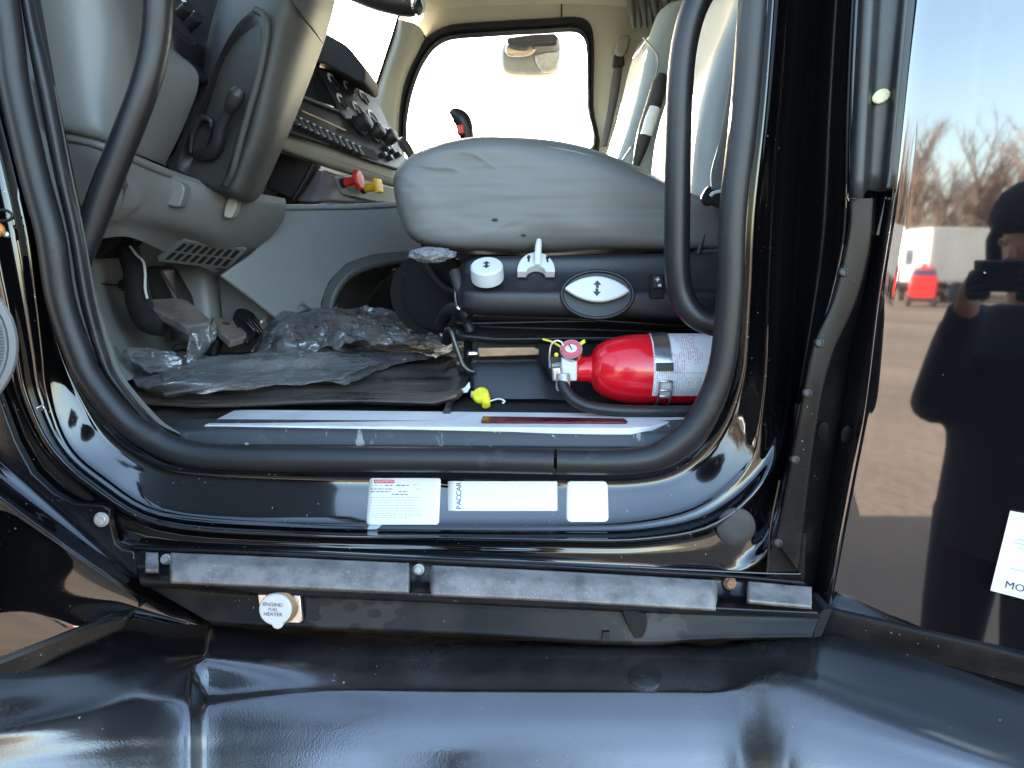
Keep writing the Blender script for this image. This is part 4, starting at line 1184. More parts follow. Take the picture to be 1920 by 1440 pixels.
# ---- console side and footwell
PC = Plane(W(530,386,1.62), W(745,386,1.80), W(530,386,1.62) - Vector((0, 0, 1)))
plate('console_side', [(528,388),(560,386),(660,385),(746,380),(770,430),(800,472),(767,473),(700,479),(650,496),(618,530),(604,566),(600,610),(520,600),(470,560),(413,517),(470,478),(510,440)], PC, 0.012, m_grey2, T, 0.0, 0.004, 0, 2)
tube('console_lip', [PC.hit(532,389,0.004), PC.hit(600,388,0.004), PC.hit(670,387,0.004), PC.hit(745,383,0.004)], 0.006, m_grey2, T, 8, 5)
m_arch = M('arch_dark_grey', (0.085, 0.092, 0.09), 0.5, bump=(900, 0.15, 0.0005))
AO = [(598,625),(604,566),(618,530),(650,496),(700,479),(767,472),(830,468)]
AI = [(612,625),(619,586),(634,547),(659,521),(700,505),(767,493),(830,488)]
surf('console_arch', [[PC.hit(x, y, 0.001) for x, y in AO], [PC.hit(x, y, 0.022) for x, y in toward(AO, AI, 0.4)], [PC.hit(x, y, 0.018) for x, y in toward(AO, AI, 0.85)], [PC.hit(x, y, 0.0) for x, y in AI], [PC.hit(x, y, 0.0) + Vector((0.02, 0.35, 0)) for x, y in AI]], m_arch, T, su=6, sv=4)
surf('tunnel_inner_wall', [[(622,640,1.92),(626,590,1.92),(640,552,1.92),(664,526,1.95),(702,510,2.02)], [(668,640,2.2),(676,600,2.2),(690,560,2.2),(712,530,2.2),(742,506,2.24)]], M('tunnel_green_grey', (0.045, 0.048, 0.04), 0.6), T, su=5, sv=4, thick=0.01)
tube('tunnel_edge', [(672,612,2.195),(680,585,2.195),(694,556,2.195),(716,524,2.2)], 0.005, m_arch, T, 8, 5)
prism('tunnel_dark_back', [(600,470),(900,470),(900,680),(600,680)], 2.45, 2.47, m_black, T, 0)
# scrap slats lying in the tunnel mouth
slats = [((705,594),(716,618)),((716,612),(762,606)),((722,606),(730,626)),((720,628),(748,612)),((730,634),(772,618)),((738,642),(790,622)),((704,612),(724,606))]
for i, (a, b) in enumerate(slats):
    pa, pb = W(*a, 1.98 + 0.01*i), W(*b, 2.02 + 0.01*i)
    d = (pb - pa); A_ = axis_mat((pa+pb)/2, d)
    o = box('wood_scrap', (pa+pb)/2, (0.008, 0.010, d.length), M('pale_slat', (0.32, 0.28, 0.22), 0.8) if i == 0 else bpy.data.materials['pale_slat'], None, A_.to_3x3(), 0.001)
    tag(o, 'pale thin scrap lying in the dark tunnel beside the crumpled plastic', 'scrap', 'pale scraps under the console')

# footwell back wall, kick panel
foot = surf('footwell_wall', [
    [(120,400,1.50),(230,415,1.72),(330,430,1.85),(440,450,1.88),(540,450,1.88)],
    [(150,480,1.42),(220,480,1.68),(320,500,1.82),(430,515,1.84),(530,540,1.84)],
    [(168,560,1.32),(220,560,1.62),(310,580,1.80),(420,590,1.80),(540,600,1.80)],
    [(190,650,1.22),(240,650,1.50),(320,660,1.72),(430,660,1.74),(560,650,1.74)],
    [(220,720,1.15),(270,705,1.35),(330,695,1.55),(430,690,1.6),(560,670,1.66)]], m_grey3, T, su=5, sv=5)
surf('footwell_column', [[(306,496,1.76),(318,492,1.68),(360,494,1.66),(400,502,1.68),(412,512,1.76)], [(312,560,1.76),(326,556,1.67),(366,560,1.65),(404,566,1.67),(418,572,1.74)], [(322,640,1.76),(336,636,1.66),(372,640,1.64),(410,640,1.66),(424,640,1.74)]], m_grey2, T, su=5, sv=4)
surf('footwell_wedge', [[(408,512,1.71),(430,506,1.70),(460,508,1.70)], [(414,560,1.70),(446,556,1.69),(500,556,1.69)], [(420,640,1.69),(470,630,1.68),(560,612,1.68)]], m_grey2, T, su=5, sv=4)
tube('kick_seam', [(168,529,1.43),(200,533,1.55),(236,537,1.66)], 0.0018, m_dark, T, 6, 4)
tube('kick_seam', [(296,683,1.50),(330,646,1.62),(362,645,1.64)], 0.0016, m_dark, T, 6, 4, spline=False)
prism('pedal_bracket', [(166,452),(205,425),(250,428),(272,434),(262,446),(246,452),(228,450),(205,470),(180,486),(168,484)], 1.50, 1.60, m_black, T, 0.004)

# ---- pedals
brk = tube('brake_pedal', [(222,425,1.56),(236,460,1.54),(250,500,1.52),(256,535,1.50),(262,570,1.49),(280,600,1.48),(310,612,1.48)], [0.018,0.020,0.021,0.023,0.024,0.026,0.022], m_black, T, 12, 6)
def pedal_pad(name, top, Ytop, h, par, mat):
    """top outline (px,py,Y) as a thick slanted pad"""
    pts = [W(*p) for p in top]
    n_ = (pts[1]-pts[0]).cross(pts[2]-pts[0]).normalized()
    if n_.z < 0: n_ = -n_
    return prism_pts(name, pts, -n_*h, mat, par, 0.004, 3)
pedal_pad('pedal_pad', [(262,562,1.50),(330,558,1.56),(352,562,1.56),(396,598,1.48),(394,606,1.47),(352,613,1.43),(330,600,1.44),(290,580,1.47)], 0, 0.018, brk, m_pedal)
clutch = pedal_pad('clutch_pedal', [(397,594,1.60),(430,592,1.66),(464,624,1.58),(462,632,1.57),(434,640,1.54),(414,622,1.56)], 0, 0.016, T, m_pedal)
tube('pedal_stem', [(425,612,1.60),(410,636,1.62),(398,668,1.60)], 0.012, m_dark, clutch, 10, 5)
acc = surf('throttle_pedal', [[(436,598,1.64),(440,586,1.66),(448,579,1.67),(462,580,1.68),(476,588,1.68)], [(446,616,1.60),(458,604,1.63),(468,598,1.64),(482,604,1.65),(500,620,1.66)], [(462,640,1.56),(472,630,1.58),(486,624,1.6),(500,628,1.6),(516,640,1.6)]], m_dark, T, su=5, sv=5, thick=0.012)
for i in range(4):
    a = 0.2 + 0.2*i
    tube('pedal_rib', [(446+ i*9, 590 + i*1.5, 1.655), (462 + i*9, 606 + i*3, 1.615), (476 + i*8, 622 + i*3, 1.585)], 0.003, m_dark, acc, 6, 4)
prism('throttle_arm_housing', [(272,502),(284,498),(302,506),(316,530),(334,560),(340,580),(290,580),(276,540)], 1.58, 1.66, m_dark, T, 0.008, 0, 3)
tube('arm_groove', [(300,510,1.575),(314,535,1.575),(326,562,1.575)], 0.0022, m_column, T, 6, 4)
cab_w = tube('brake_wire', [(244,462,1.515),(256,478,1.505),(268,490,1.495),(272,510,1.49),(272,540,1.475),(276,560,1.47)], 0.0026, m_white, T, 8, 6)
box('green_connector', W(227, 536, 1.52), (0.012, 0.010, 0.012), M('green_plastic', (0.10, 0.25, 0.01), 0.5), T, Euler((0, R(20), 0)), 0.002)
tube('brake_switch', [(228,536,1.525),(240,532,1.52),(256,534,1.515)], 0.011, m_black, T, 10, 3)

# ================================================================== grab handles
gl = tube('grab_handle', [(300,-120,1.08),(296,-40,1.08),(296,20,1.08),(290,85,1.08),(272,160,1.075),(240,245,1.07),(206,330,1.065),(176,410,1.06),(150,475,1.055),(140,500,1.06)], 0.0185, m_handle, T, 18, 8)
gr2 = tube('grab_handle', [(1400,-60,1.05),(1352,-50,1.05),(1322,-22,1.05),(1300,20,1.05),(1284,80,1.05),(1276,150,1.05),(1272,250,1.05),(1270,380,1.05),(1270,500,1.05),(1277,550,1.05),(1300,588,1.045),(1335,606,1.04),(1375,610,1.03)], 0.0172, m_handle, T, 18, 8)
# ================================================================== driver seat
DS = thing('driver_seat', 'grey leather driver seat on a black suspension base beside the door sill', 'seat', (0.15, 1.5, FLOOR))
PILLOW_Y = 1.30
cush = [(738,345),(748,312),(775,290),(830,270),(900,259),(980,259),(1060,268),(1130,287),(1200,318),(1270,352),(1330,378),(1372,392),(1384,430),(1378,468),(1300,472),(1150,472),(1000,474),(900,474),(830,468),(775,450),(750,408)]
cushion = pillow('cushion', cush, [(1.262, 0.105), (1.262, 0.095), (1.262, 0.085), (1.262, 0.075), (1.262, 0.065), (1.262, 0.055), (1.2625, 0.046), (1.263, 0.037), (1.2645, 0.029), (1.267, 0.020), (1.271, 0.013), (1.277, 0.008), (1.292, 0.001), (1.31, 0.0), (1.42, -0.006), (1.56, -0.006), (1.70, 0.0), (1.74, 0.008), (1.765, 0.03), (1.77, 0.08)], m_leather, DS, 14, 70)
_do = root_loc(DS)
for v in cushion.data.vertices:
    p = v.co + _do
    k = max(0.0, min(1.0, (1.285 - p.y) / 0.015))
    lft = max(0.15, min(1.0, (0.14 - p.x) / 0.26))
    fold = 1 - 2*abs(mnoise.noise(Vector((p.x*5 + 3, 0.3, p.z*26 + 2.2*mnoise.noise(Vector((p.x*9, 1, p.z*9)))))))
    sag = mnoise.noise(Vector((p.x*9, 5.1, p.z*13)))
    v.co.y -= k * (0.0012 * lft * max(0, fold)**3 + 0.0020 * sag)
    v.co.z += 0.003 * mnoise.noise(Vector((p.x*7, p.y*7, 2.0)))
cushion.data.update()
tube('piping', [(752,316,1.287),(776,292,1.287),(830,272,1.287),(900,261,1.287),(980,261,1.287),(1060,270,1.287),(1130,289,1.287),(1200,320,1.287),(1270,354,1.287),(1330,379,1.287),(1366,391,1.287)], 0.0026, m_leather, cushion, 8, 6)
tube('seam', [(757,330,1.272),(780,305,1.272),(830,285,1.272),(900,273,1.271),(980,272,1.271),(1060,281,1.271),(1130,300,1.271),(1200,330,1.271),(1270,362,1.271),(1340,391,1.272)], 0.0012, m_grey3, cushion, 6, 6)
for x, y, r_ in ((928, 412, 0.0035), (982, 441, 0.003), (760, 512, 0.001)):
    lathe('scuff_mark', [(r_, 0), (r_*0.7, 0.0006), (0.0001, 0.0008)], axis_mat(W(x, y, 1.2605), Vector((0, -1, 0))), m_dark, cushion, 9, sx=0.7, sy=1.5)
# torn corner with foam
fm = bmesh.new()
bmesh.ops.create_icosphere(fm, subdivisions=4, radius=1.0)
fc = W(810, 479, 1.25)
for v in fm.verts:
    k = 1 + 0.18 * mnoise.noise(v.co * 2.3) + 0.10 * mnoise.noise(v.co * 7) + 0.06 * mnoise.noise(v.co*17)
    v.co = Vector((v.co.x * 0.037 * k, v.co.y * 0.03 * k, v.co.z * 0.0125 * k + 0.002 * abs(v.co.x))) + fc
from_bm('torn_foam', fm, m_foam, DS, 180)
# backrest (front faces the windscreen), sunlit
def bk(x0, z):  # section at height z
    return x0
bt = []
for px0, py, d in ((1296,372,0.16),(1300,320,0.15),(1306,250,0.14),(1318,180,0.13),(1342,100,0.12),(1376,20,0.12),(1402,-60,0.115),(1420,-130,0.11),(1450,-190,0.09)):
    c0 = W(px0, py, 1.30)
    x0, z = c0.x, c0.z
    w0, w1 = 1.325, 1.775
    ring = [Vector((x0 + 0.035, w0 + 0.0, z)), Vector((x0 + 0.008, w0 + 0.035, z)), Vector((x0 + 0.016, w0 + 0.10, z)), Vector((x0 + 0.030, (w0+w1)/2, z)), Vector((x0 + 0.016, w1 - 0.10, z)), Vector((x0 + 0.008, w1 - 0.035, z)), Vector((x0 + 0.035, w1, z)),
            Vector((x0 + d*0.8, w1 - 0.01, z)), Vector((x0 + d, w1 - 0.06, z)), Vector((x0 + d, w0 + 0.06, z)), Vector((x0 + d*0.8, w0 + 0.01, z))]
    bt.append(crom(ring, 4, True))
cols_ = [crom([r[i] for r in bt], 4) for i in range(len(bt[0]))]
bt2 = [[cols_[i][j] for i in range(len(cols_))] for j in range(len(cols_[0]))]
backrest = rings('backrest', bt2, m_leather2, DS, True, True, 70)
surf('backrest_side_cover', [[(1290,470,1.29),(1306,420,1.285),(1330,370,1.285),(1360,330,1.285)], [(1290,560,1.27),(1315,530,1.265),(1350,500,1.265),(1380,470,1.265)], [(1290,610,1.27),(1330,610,1.265),(1365,600,1.265),(1400,590,1.265)]], m_seatpan, DS, su=5, sv=5, thick=0.01)
tube('side_cover_bead', [(1300,515,1.262),(1308,480,1.262),(1324,430,1.266),(1342,398,1.27),(1362,372,1.272)], 0.0042, m_rubber, DS, 8, 6)
# seat belt on the near side
blt = surf('seat_belt', [[(1376,100,1.20),(1392,100,1.20)], [(1362,200,1.20),(1384,200,1.20)], [(1350,262,1.20),(1374,262,1.20)], [(1334,320,1.205),(1362,320,1.205)], [(1334,356,1.21),(1358,356,1.21)]], m_belt, DS, su=3, sv=5, thick=0.002)
prism('belt_buckle', [(1316,372),(1326,352),(1336,348),(1352,353),(1362,360),(1360,378),(1350,390),(1338,384),(1326,386)], 1.212, 1.226, m_black, DS, 0.003, 3)
tube('buckle_slot', [(1332,368,1.2105),(1338,362,1.2105),(1356,357,1.2105)], 0.0030, m_white, DS, 6, 4)

# side control panel
PX = [858, 870, 905, 980, 1080, 1180, 1280, 1345, 1400]
def crow(y0, Y, dl=0, tilt=0): return [(x, y0 + (dl if i == 0 else (dl*0.4 if i == 1 else 0)) + tilt*(x-870)/500, Y + (0.03 if i == 0 else (0.008 if i == 1 else 0))) for i, x in enumerate(PX)]
panel = surf('control_panel', [crow(484, 1.30, 26, -10), crow(482, 1.262, 24, -9), crow(489, 1.252, 20, -9), crow(512, 1.246, 8, -5), crow(538, 1.226, 3, 2), crow(546, 1.216, 1, 4), crow(556, 1.213, 0, 6), crow(574, 1.214, -4, 14), crow(584, 1.222, -12, 18), crow(590, 1.25, -20, 18)], m_seatpan, DS, su=6, sv=5, angle=70)
# round knob
PQ = Plane(W(900,500,1.238), W(1040,500,1.238), W(900,540,1.218))
A_ = axis_mat(W(914, 519, 1.225), Vector((-0.05, -0.52, 0.86)))
k1 = lathe('height_knob', [(0.0255, -0.004), (0.0262, 0.001), (0.0255, 0.019), (0.0235, 0.0215), (0.0001, 0.0222)], A_, m_white, panel, 32)
def arrow(name, M_, s, par, up=True):
    bm = bmesh.new()
    sg = 1 if up else -1
    P_ = [(-0.5, 0.0), (0, 0.55*sg), (0.5, 0.0), (0.17, 0.0), (0.17, -0.4*sg), (-0.17, -0.4*sg), (-0.17, 0.0)]
    bm.faces.new([bm.verts.new(M_ @ Vector((x*s, y*s, 0))) for x, y in P_])
    r_ = bmesh.ops.extrude_face_region(bm, geom=bm.faces[:])
    bmesh.ops.translate(bm, vec=M_.to_3x3() @ Vector((0, 0, 0.0005)), verts=[e for e in r_['geom'] if isinstance(e, bmesh.types.BMVert)])
    bmesh.ops.recalc_face_normals(bm, faces=bm.faces[:])
    return from_bm(name, bm, m_ink, par, 35)
def flatM(px, py, Y, n, xh=Vector((1, 0, 0))):
    z = n.normalized(); x = (xh - z*xh.dot(z)).normalized(); y = z.cross(x); o = W(px, py, Y)
    return Matrix(((x.x, y.x, z.x, o.x), (x.y, y.y, z.y, o.y), (x.z, y.z, z.z, o.z), (0, 0, 0, 1)))
nk = Vector((-0.05, -0.52, 0.86))
ok = A_ @ Vector((0, 0, 0.0226))
for sg in (1, -1):
    Mx = flatM(0, 0, 1, nk); 
    for i in range(3): Mx[i][3] = ok[i]
    arrow('arrow_mark', Mx @ Matrix.Translation((0, 0.0035*sg, 0)), 0.011, k1, sg > 0)
# half-round dial with raised fin
nd = Vector((0.0, -0.62, 0.78))
PD = Plane(W(975,517,1.232), W(1040,517,1.232), W(1005,485,1.258))
def arcpx(cx, cy, rx, ry, a0, a1, n_): return [(cx + rx*math.cos(R(a0 + (a1-a0)*i/n_)), cy - ry*math.sin(R(a0 + (a1-a0)*i/n_))) for i in range(n_+1)]
dial = plate('tilt_dial', arcpx(1005, 515, 35, 34, 0, 180, 18) + [(970,517),(986,517)] + arcpx(1005, 518, 18, 12, 180, 0, 8) + [(1024,517),(1040,517)], PD, 0.014, m_white, panel, 0.010, 0.002)
tube('dial_fin', [PD.hit(1008, 506, 0.010), PD.hit(1008, 492, 0.018), PD.hit(1009, 478, 0.024), PD.hit(1010, 471, 0.026)], [0.006, 0.0058, 0.0052, 0.0035], m_white, dial, 12, 5)
for x, y in ((991, 493), (1026, 494)):
    plate('figure_mark', [(x-2, y-6), (x+2, y-6), (x+3.5, y-1), (x+1.5, y+1), (x+2, y+6), (x-2, y+6), (x-1.5, y+1), (x-3.5, y-1)], PD, 0.0006, m_ink, dial, 0.0108, 0)
# oval recess with lift lever
PO = Plane(W(1050,530,1.219), W(1190,530,1.219), W(1120,590,1.206))
recess = plate('lever_recess', arcpx(1120, 553, 66, 43, 0, 360, 40)[:-1], PO, 0.006, m_seatpan, panel, 0.0025, 0.0015)
rim = tube('recess_rim', [PO.hit(x, y, 0.003) for x, y in arcpx(1120, 553, 67, 44, 0, 360, 40)[:-1]], 0.003, m_seatpan, panel, 8, 1, True, False, True)
lens = [(1058,540)] + [(1058 + 124*i/12, 540 - 25*math.sin(math.pi*i/12)**0.8 + 4*i/12) for i in range(1, 12)] + [(1182,545)] + [(1182 - 124*i/12, 545 + 23*math.sin(math.pi*i/12)**0.8 - 5*i/12) for i in range(1, 12)]
PLv = Plane(W(1058,540,1.196), W(1182,543,1.196), W(1120,567,1.190))
lift = plate('lift_lever', lens, PLv, 0.010, m_white, panel, 0.0, 0.003, 0, 3)
arrow('arrow_mark', PLv.mat(1120, 534, 0.0005), 0.0125, lift, True)
arrow('arrow_mark', PLv.mat(1119, 547, 0.0005), 0.0125, lift, False)
# heater rocker switch
sw_ = prism('rocker_switch', [(1219,515),(1245,515),(1245,560),(1219,560)], 1.205, 1.22, m_black, panel, 0.002)
prism('rocker_cap', [(1224,517),(1243,517),(1243,541),(1224,541)], 1.200, 1.208, m_dark, sw_, 0.002)
join_boxes('plus_mark', [(flatM(1233, 524, 1.1985, Vector((0, -1, 0))), (0.007, 0.0020, 0.0008)), (flatM(1233, 524, 1.1982, Vector((0, -1, 0))), (0.0020, 0.007, 0.0008)), (flatM(1237, 535, 1.1985, Vector((0, -1, 0))), (0.005, 0.004, 0.0008))], m_white, sw_)
# hinge bracket at the front of the panel
tube('front_bracket', [(852,510,1.27),(858,528,1.26),(866,552,1.25)], [0.010, 0.010, 0.008], m_column, DS, 8, 4)
tube('front_rod', [(855,538,1.28),(855,560,1.27),(858,576,1.26)], 0.003, m_steel, DS, 8, 4)
lathe('rod_end', [(0.0035, 0), (0.003, 0.003), (0.0001, 0.004)], axis_mat(W(860, 578, 1.25), Vector((0, -1, 0.3))), m_chrome, DS, 10)

# bellows below the panel
def bell(t):
    return [(846,590 + 46*t,1.30),(862,588 + 46*t,1.27),(950,590 + 50*t,1.262),(1080,596 + 44*t,1.262),(1200,604 + 36*t,1.262),(1340,612 + 30*t,1.262),(1420,614 + 30*t,1.262)]
brows = []
for t, dy in ((-0.3, 0.03), (0, 0.0), (0.2, 0.004), (0.42, 0.022), (0.5, 0.024), (0.62, 0.010), (0.9, -0.006), (1.05, 0.0), (1.12, 0.03)):
    brows.append([(x, y, Y + dy) for x, y, Y in bell(t)])
bel = surf('suspension_bellows', brows, m_bellow, DS, su=5, sv=4, angle=75)
tube('bellows_bead', [(862,634,1.268),(950,636,1.256),(1080,634,1.256),(1200,634,1.256),(1340,638,1.256)], 0.0028, m_bellow, bel, 8, 6)
tube('bellows_bead', [(858,606,1.272),(905,606,1.262),(1000,604,1.258),(1120,602,1.258)], 0.0022, m_bellow, bel, 8, 6)
tube('bellows_fold', [(826,612,1.35),(836,590,1.33),(850,580,1.30),(868,584,1.27),(880,596,1.262)], 0.012, m_bellow, bel, 10, 6)
tube('bellows_fold', [(836,640,1.35),(846,615,1.33),(860,600,1.30),(876,604,1.275),(884,625,1.265)], 0.010, m_bellow, bel, 10, 6)
# air-ride drum behind the bellows
lathe('air_spring', [(0.02, 0), (0.072, 0.0), (0.084, 0.012), (0.084, 0.05), (0.0001, 0.05)], axis_mat(W(818, 550, 1.62), Vector((-0.15, -0.95, 0.05))), m_black, DS, 36)
lathe('drum_face', [(0.070, 0), (0.074, 0.006), (0.060, 0.010), (0.03, 0.006), (0.0001, 0.006)], axis_mat(W(820, 550, 1.565), Vector((-0.15, -0.95, 0.05))), m_black, DS, 36)
tube('air_hose', [(797,490,1.52),(812,516,1.50),(834,540,1.48),(866,552,1.46)], 0.009, m_dark, DS, 10, 5)
slab2 = box('base_frame', ((W(870,600,1.35).x + W(1400,600,1.35).x)/2, 1.55, (FLOOR + W(900,660,1.30).z)/2 + 0.05), (W(1400,600,1.35).x - W(870,600,1.35).x, 0.44, 0.13), m_black, DS, None, 0.004)
# bronze slide bar and black storage tray in front
prism('slide_bar', [(894,652),(1000,650),(1012,655),(1012,667),(897,671)], 1.262, 1.30, m_bronze, DS, 0.0025)
lathe('bar_end', [(0.007, 0), (0.007, 0.016), (0.005, 0.018), (0.0001, 0.018)], axis_mat(W(896, 663, 1.28), Vector((-1, -0.2, 0))), m_steel, DS, 12)
tray = surf('storage_tray', [[(880,688,1.262),(886,676,1.256),(960,674,1.256),(1008,674,1.256),(1020,690,1.256),(1060,700,1.262)],
                      [(880,700,1.248),(888,684,1.236),(960,682,1.236),(1008,682,1.236),(1026,700,1.236),(1060,716,1.242)],
                      [(882,720,1.230),(890,712,1.220),(960,712,1.218),(1012,712,1.218),(1034,720,1.220),(1066,730,1.226)],
                      [(884,746,1.212),(892,746,1.206),(960,748,1.204),(1020,748,1.204),(1044,750,1.206),(1080,752,1.21)]], m_seatpan, DS, su=5, sv=5, angle=60)
prism('tray_upper_wall', [(886,640),(1340,640),(1400,640),(1400,760),(1040,760),(1020,690),(1010,676),(886,676)], 1.275, 1.29, m_black, DS, 0)
tube('tilt_release_lever', [(836,618,1.25),(845,620,1.235),(852,640,1.23),(862,668,1.225),(868,684,1.222),(878,694,1.222),(888,697,1.225)], 0.0042, m_dsteel, DS, 10, 6)

# ================================================================== passenger seat
PSE = thing('passenger_seat', 'far grey-green leather passenger seat with folded black armrest behind the cushion', 'seat', (0.45, 2.45, FLOOR))
pr = []
for x0p, py, dd in ((1130,335,0.20),(1148,290,0.20),(1165,240,0.19),(1180,190,0.18),(1192,140,0.17),(1202,95,0.16),(1212,60,0.14),(1224,30,0.12),(1240,14,0.07)):
    c0 = W(x0p, py, 2.35); x0, z = c0.x, c0.z
    w0, w1 = 2.28, 2.74
    ring = [Vector((x0 + 0.05, w0, z)), Vector((x0 + 0.012, w0 + 0.04, z)), Vector((x0 + 0.02, w0 + 0.11, z)), Vector((x0 + 0.03, (w0+w1)/2, z)), Vector((x0 + 0.02, w1 - 0.11, z)), Vector((x0 + 0.012, w1 - 0.04, z)), Vector((x0 + 0.05, w1, z)),
            Vector((x0 + dd*0.85, w1 - 0.01, z)), Vector((x0 + dd, w1 - 0.07, z)), Vector((x0 + dd, w0 + 0.07, z)), Vector((x0 + dd*0.85, w0 + 0.01, z))]
    pr.append(crom(ring, 4, True))
cols_ = [crom([r[i] for r in pr], 4) for i in range(len(pr[0]))]
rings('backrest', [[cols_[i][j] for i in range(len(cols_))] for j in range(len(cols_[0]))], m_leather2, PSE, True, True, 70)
box('cushion', (0.16, 2.5, CAM_Z + 0.15), (0.5, 0.46, 0.14), m_leather2, PSE, None, 0.05, 5)
box('seat_base', (0.2, 2.5, (FLOOR + CAM_Z + 0.06)/2), (0.34, 0.36, CAM_Z + 0.06 - FLOOR), m_black, PSE, None, 0.01)
tube('backrest_seam', [(1206,70,2.28),(1222,88,2.265),(1234,110,2.262),(1226,160,2.262),(1210,215,2.262),(1190,265,2.262),(1168,300,2.262)], 0.003, m_leather2, PSE, 6, 6)
arm = tube('armrest', [(1242,140,2.22),(1236,160,2.215),(1226,195,2.21),(1212,240,2.21),(1202,275,2.215),(1192,310,2.22)], [0.012,0.021,0.022,0.022,0.018,0.010], m_column, PSE, 14, 6)
tube('armrest_inlay', [(1228,203,2.195),(1220,228,2.19),(1212,254,2.19)], [0.017,0.018,0.017], m_alu, arm, 12, 5)
# far seat belt with its anchor on the pillar
FB = thing('far_seat_belt', 'far seat belt hanging from its pillar anchor beside the passenger window', 'seat belt', W(1165, 100, 2.95))
surf('webbing', [[(1156,100,2.95),(1170,100,2.95)], [(1146,160,2.95),(1163,160,2.95)], [(1138,215,2.95),(1152,215,2.95)], [(1126,275,2.95),(1138,275,2.95)]], m_belt, FB, su=2, sv=5, thick=0.003)
prism('anchor_cover', [(1156,80),(1164,68),(1176,64),(1182,70),(1178,92),(1168,104),(1154,100)], 2.90, 2.97, m_creamt, FB, 0.008, 3)
prism('belt_guide', [(1152,102),(1170,100),(1172,122),(1150,124)], 2.915, 2.95, m_dark, FB, 0.005)
# curtain bunch at the sleeper opening
CT = thing('sleeper_curtain', 'pleated grey curtain gathered at the top of the sleeper opening', 'curtain', W(1205, 30, 2.85))
for i in range(7):
    x = 1182 + i*11
    tube('pleat', [(x - 4, -90, 2.86), (x - 2, -40, 2.86), (x, 0, 2.86 + 0.01*(i % 2)), (x + 4, 30, 2.86), (x + 10 - (6-i)*0.5, 52, 2.87)], [0.014, 0.015, 0.014, 0.012, 0.006], m_curtain, CT, 8, 5)
# gear stalk with its red button, seen over the cushion
GSH = tube('gear_stalk', [(880,300,2.05),(876,262,2.05),(871,236,2.05),(864,222,2.05),(852,215,2.05),(846,218,2.05)], [0.014,0.017,0.021,0.021,0.017,0.009], m_columnd, None, 14, 6)
tag(GSH, 'dark grey gear stalk with a red button rising behind the seat cushion', 'gear lever')
prism('button', [(856,234),(870,232),(871,250),(857,252)], 2.015, 2.04, m_redk, GSH, 0.003)
# sunlit cream shelf behind the cushion and its black knob
box('window_ledge', (W(1080, 268, 2.9).x, 2.93, W(1080, 300, 2.9).z), (0.5, 0.1, 0.06), m_cream, T, None, 0.01)

# ================================================================== fire extinguisher
EX = thing('fire_extinguisher', 'red fire extinguisher lying clamped behind the door sill with its hose', 'extinguisher', W(1240, 760, 1.165))
ec = W(1240, 692, 1.165)
ER = 0.0540
MX = axis_mat(ec, Vector((1, 0, 0)), Vector((0, 0, 1)))
def ex(px): return W(px, 692, 1.165).x - ec.x
x1, xn = ex(1105), ex(1080)
prof = [(0.0001, xn), (0.0185, xn), (0.0195, xn + 0.002), (0.0195, x1 - 0.003), (0.021, x1 + 0.002)]
for i in range(1, 13):
    a = i / 12 * math.pi / 2
    prof.append((0.021 + (ER - 0.021) * math.sin(a)**0.9, x1 + 0.004 + (ex(1205) - x1 - 0.004) * (1 - math.cos(a))))
prof += [(ER, ex(1300)), (ER, ex(1500)), (ER*0.9, ex(1520)), (0.0001, ex(1522))]
cyl = lathe('cylinder', prof, MX, m_red, EX, 48, 30)
# label shell: runs round the top and front. local x is world z, so angle 0 = up; front (-y) is at
def lab_mat():
    m = bpy.data.materials.new('extinguisher_label'); m.use_nodes = True
    nt = m.node_tree; N, L = nt.nodes, nt.links; b = N['Principled BSDF']
    b.inputs['Roughness'].default_value = 0.3
    tc = N.new('ShaderNodeTexCoord'); sp_ = N.new('ShaderNodeSeparateXYZ'); L.new(tc.outputs['Object'], sp_.inputs[0])
    def math_(op, a, b_=None):
        x = N.new('ShaderNodeMath'); x.operation = op
        for i, s in enumerate((a, b_)):
            if s is None: continue
            if isinstance(s, (int, float)): x.inputs[i].default_value = s
            else: L.new(s, x.inputs[i])
        return x.outputs[0]
    w = N.new('ShaderNodeTexWave'); w.wave_type = 'BANDS'; w.bands_direction = 'X'; w.inputs['Scale'].default_value = 95; w.inputs['Distortion'].default_value = 0.3
    L.new(tc.outputs['Object'], w.inputs['Vector'])
    nz = N.new('ShaderNodeTexNoise'); nz.inputs['Scale'].default_value = 420; L.new(tc.outputs['Object'], nz.inputs['Vector'])
    nb = N.new('ShaderNodeTexNoise'); nb.inputs['Scale'].default_value = 26; nb.inputs['Detail'].default_value = 1; L.new(tc.outputs['Object'], nb.inputs['Vector'])
    t1 = math_('GREATER_THAN', w.outputs['Fac'], 0.55); t2 = math_('GREATER_THAN', nz.outputs['Fac'], 0.47); t3 = math_('GREATER_THAN', nb.outputs['Fac'], 0.46)
    f = math_('MULTIPLY', math_('MULTIPLY', t1, t2), t3)
    zc = math_('GREATER_THAN', sp_.outputs['Z'], 0.058)
    mc = N.new('ShaderNodeMix'); mc.data_type = 'RGBA'; L.new(zc, mc.inputs['Factor'])
    mc.inputs[6].default_value = (0.40, 0.42, 0.46, 1); mc.inputs[7].default_value = (0.75, 0.12, 0.2, 1)
    mx = N.new('ShaderNodeMix'); mx.data_type = 'RGBA'; L.new(math_('MULTIPLY', f, 0.7), mx.inputs['Factor'])
    mx.inputs[6].default_value = (0.90, 0.91, 0.92, 1); L.new(mc.outputs[2], mx.inputs[7])
    L.new(mx.outputs[2], b.inputs['Base Color'])
    return m
m_label = lab_mat()
def shell(name, px0, px1, a0, a1, r, mat, par):
    return lathe(name, [(r, ex(px0)), (r, ex(px1))], MX, mat, par, 30, 60, (a0, a1))
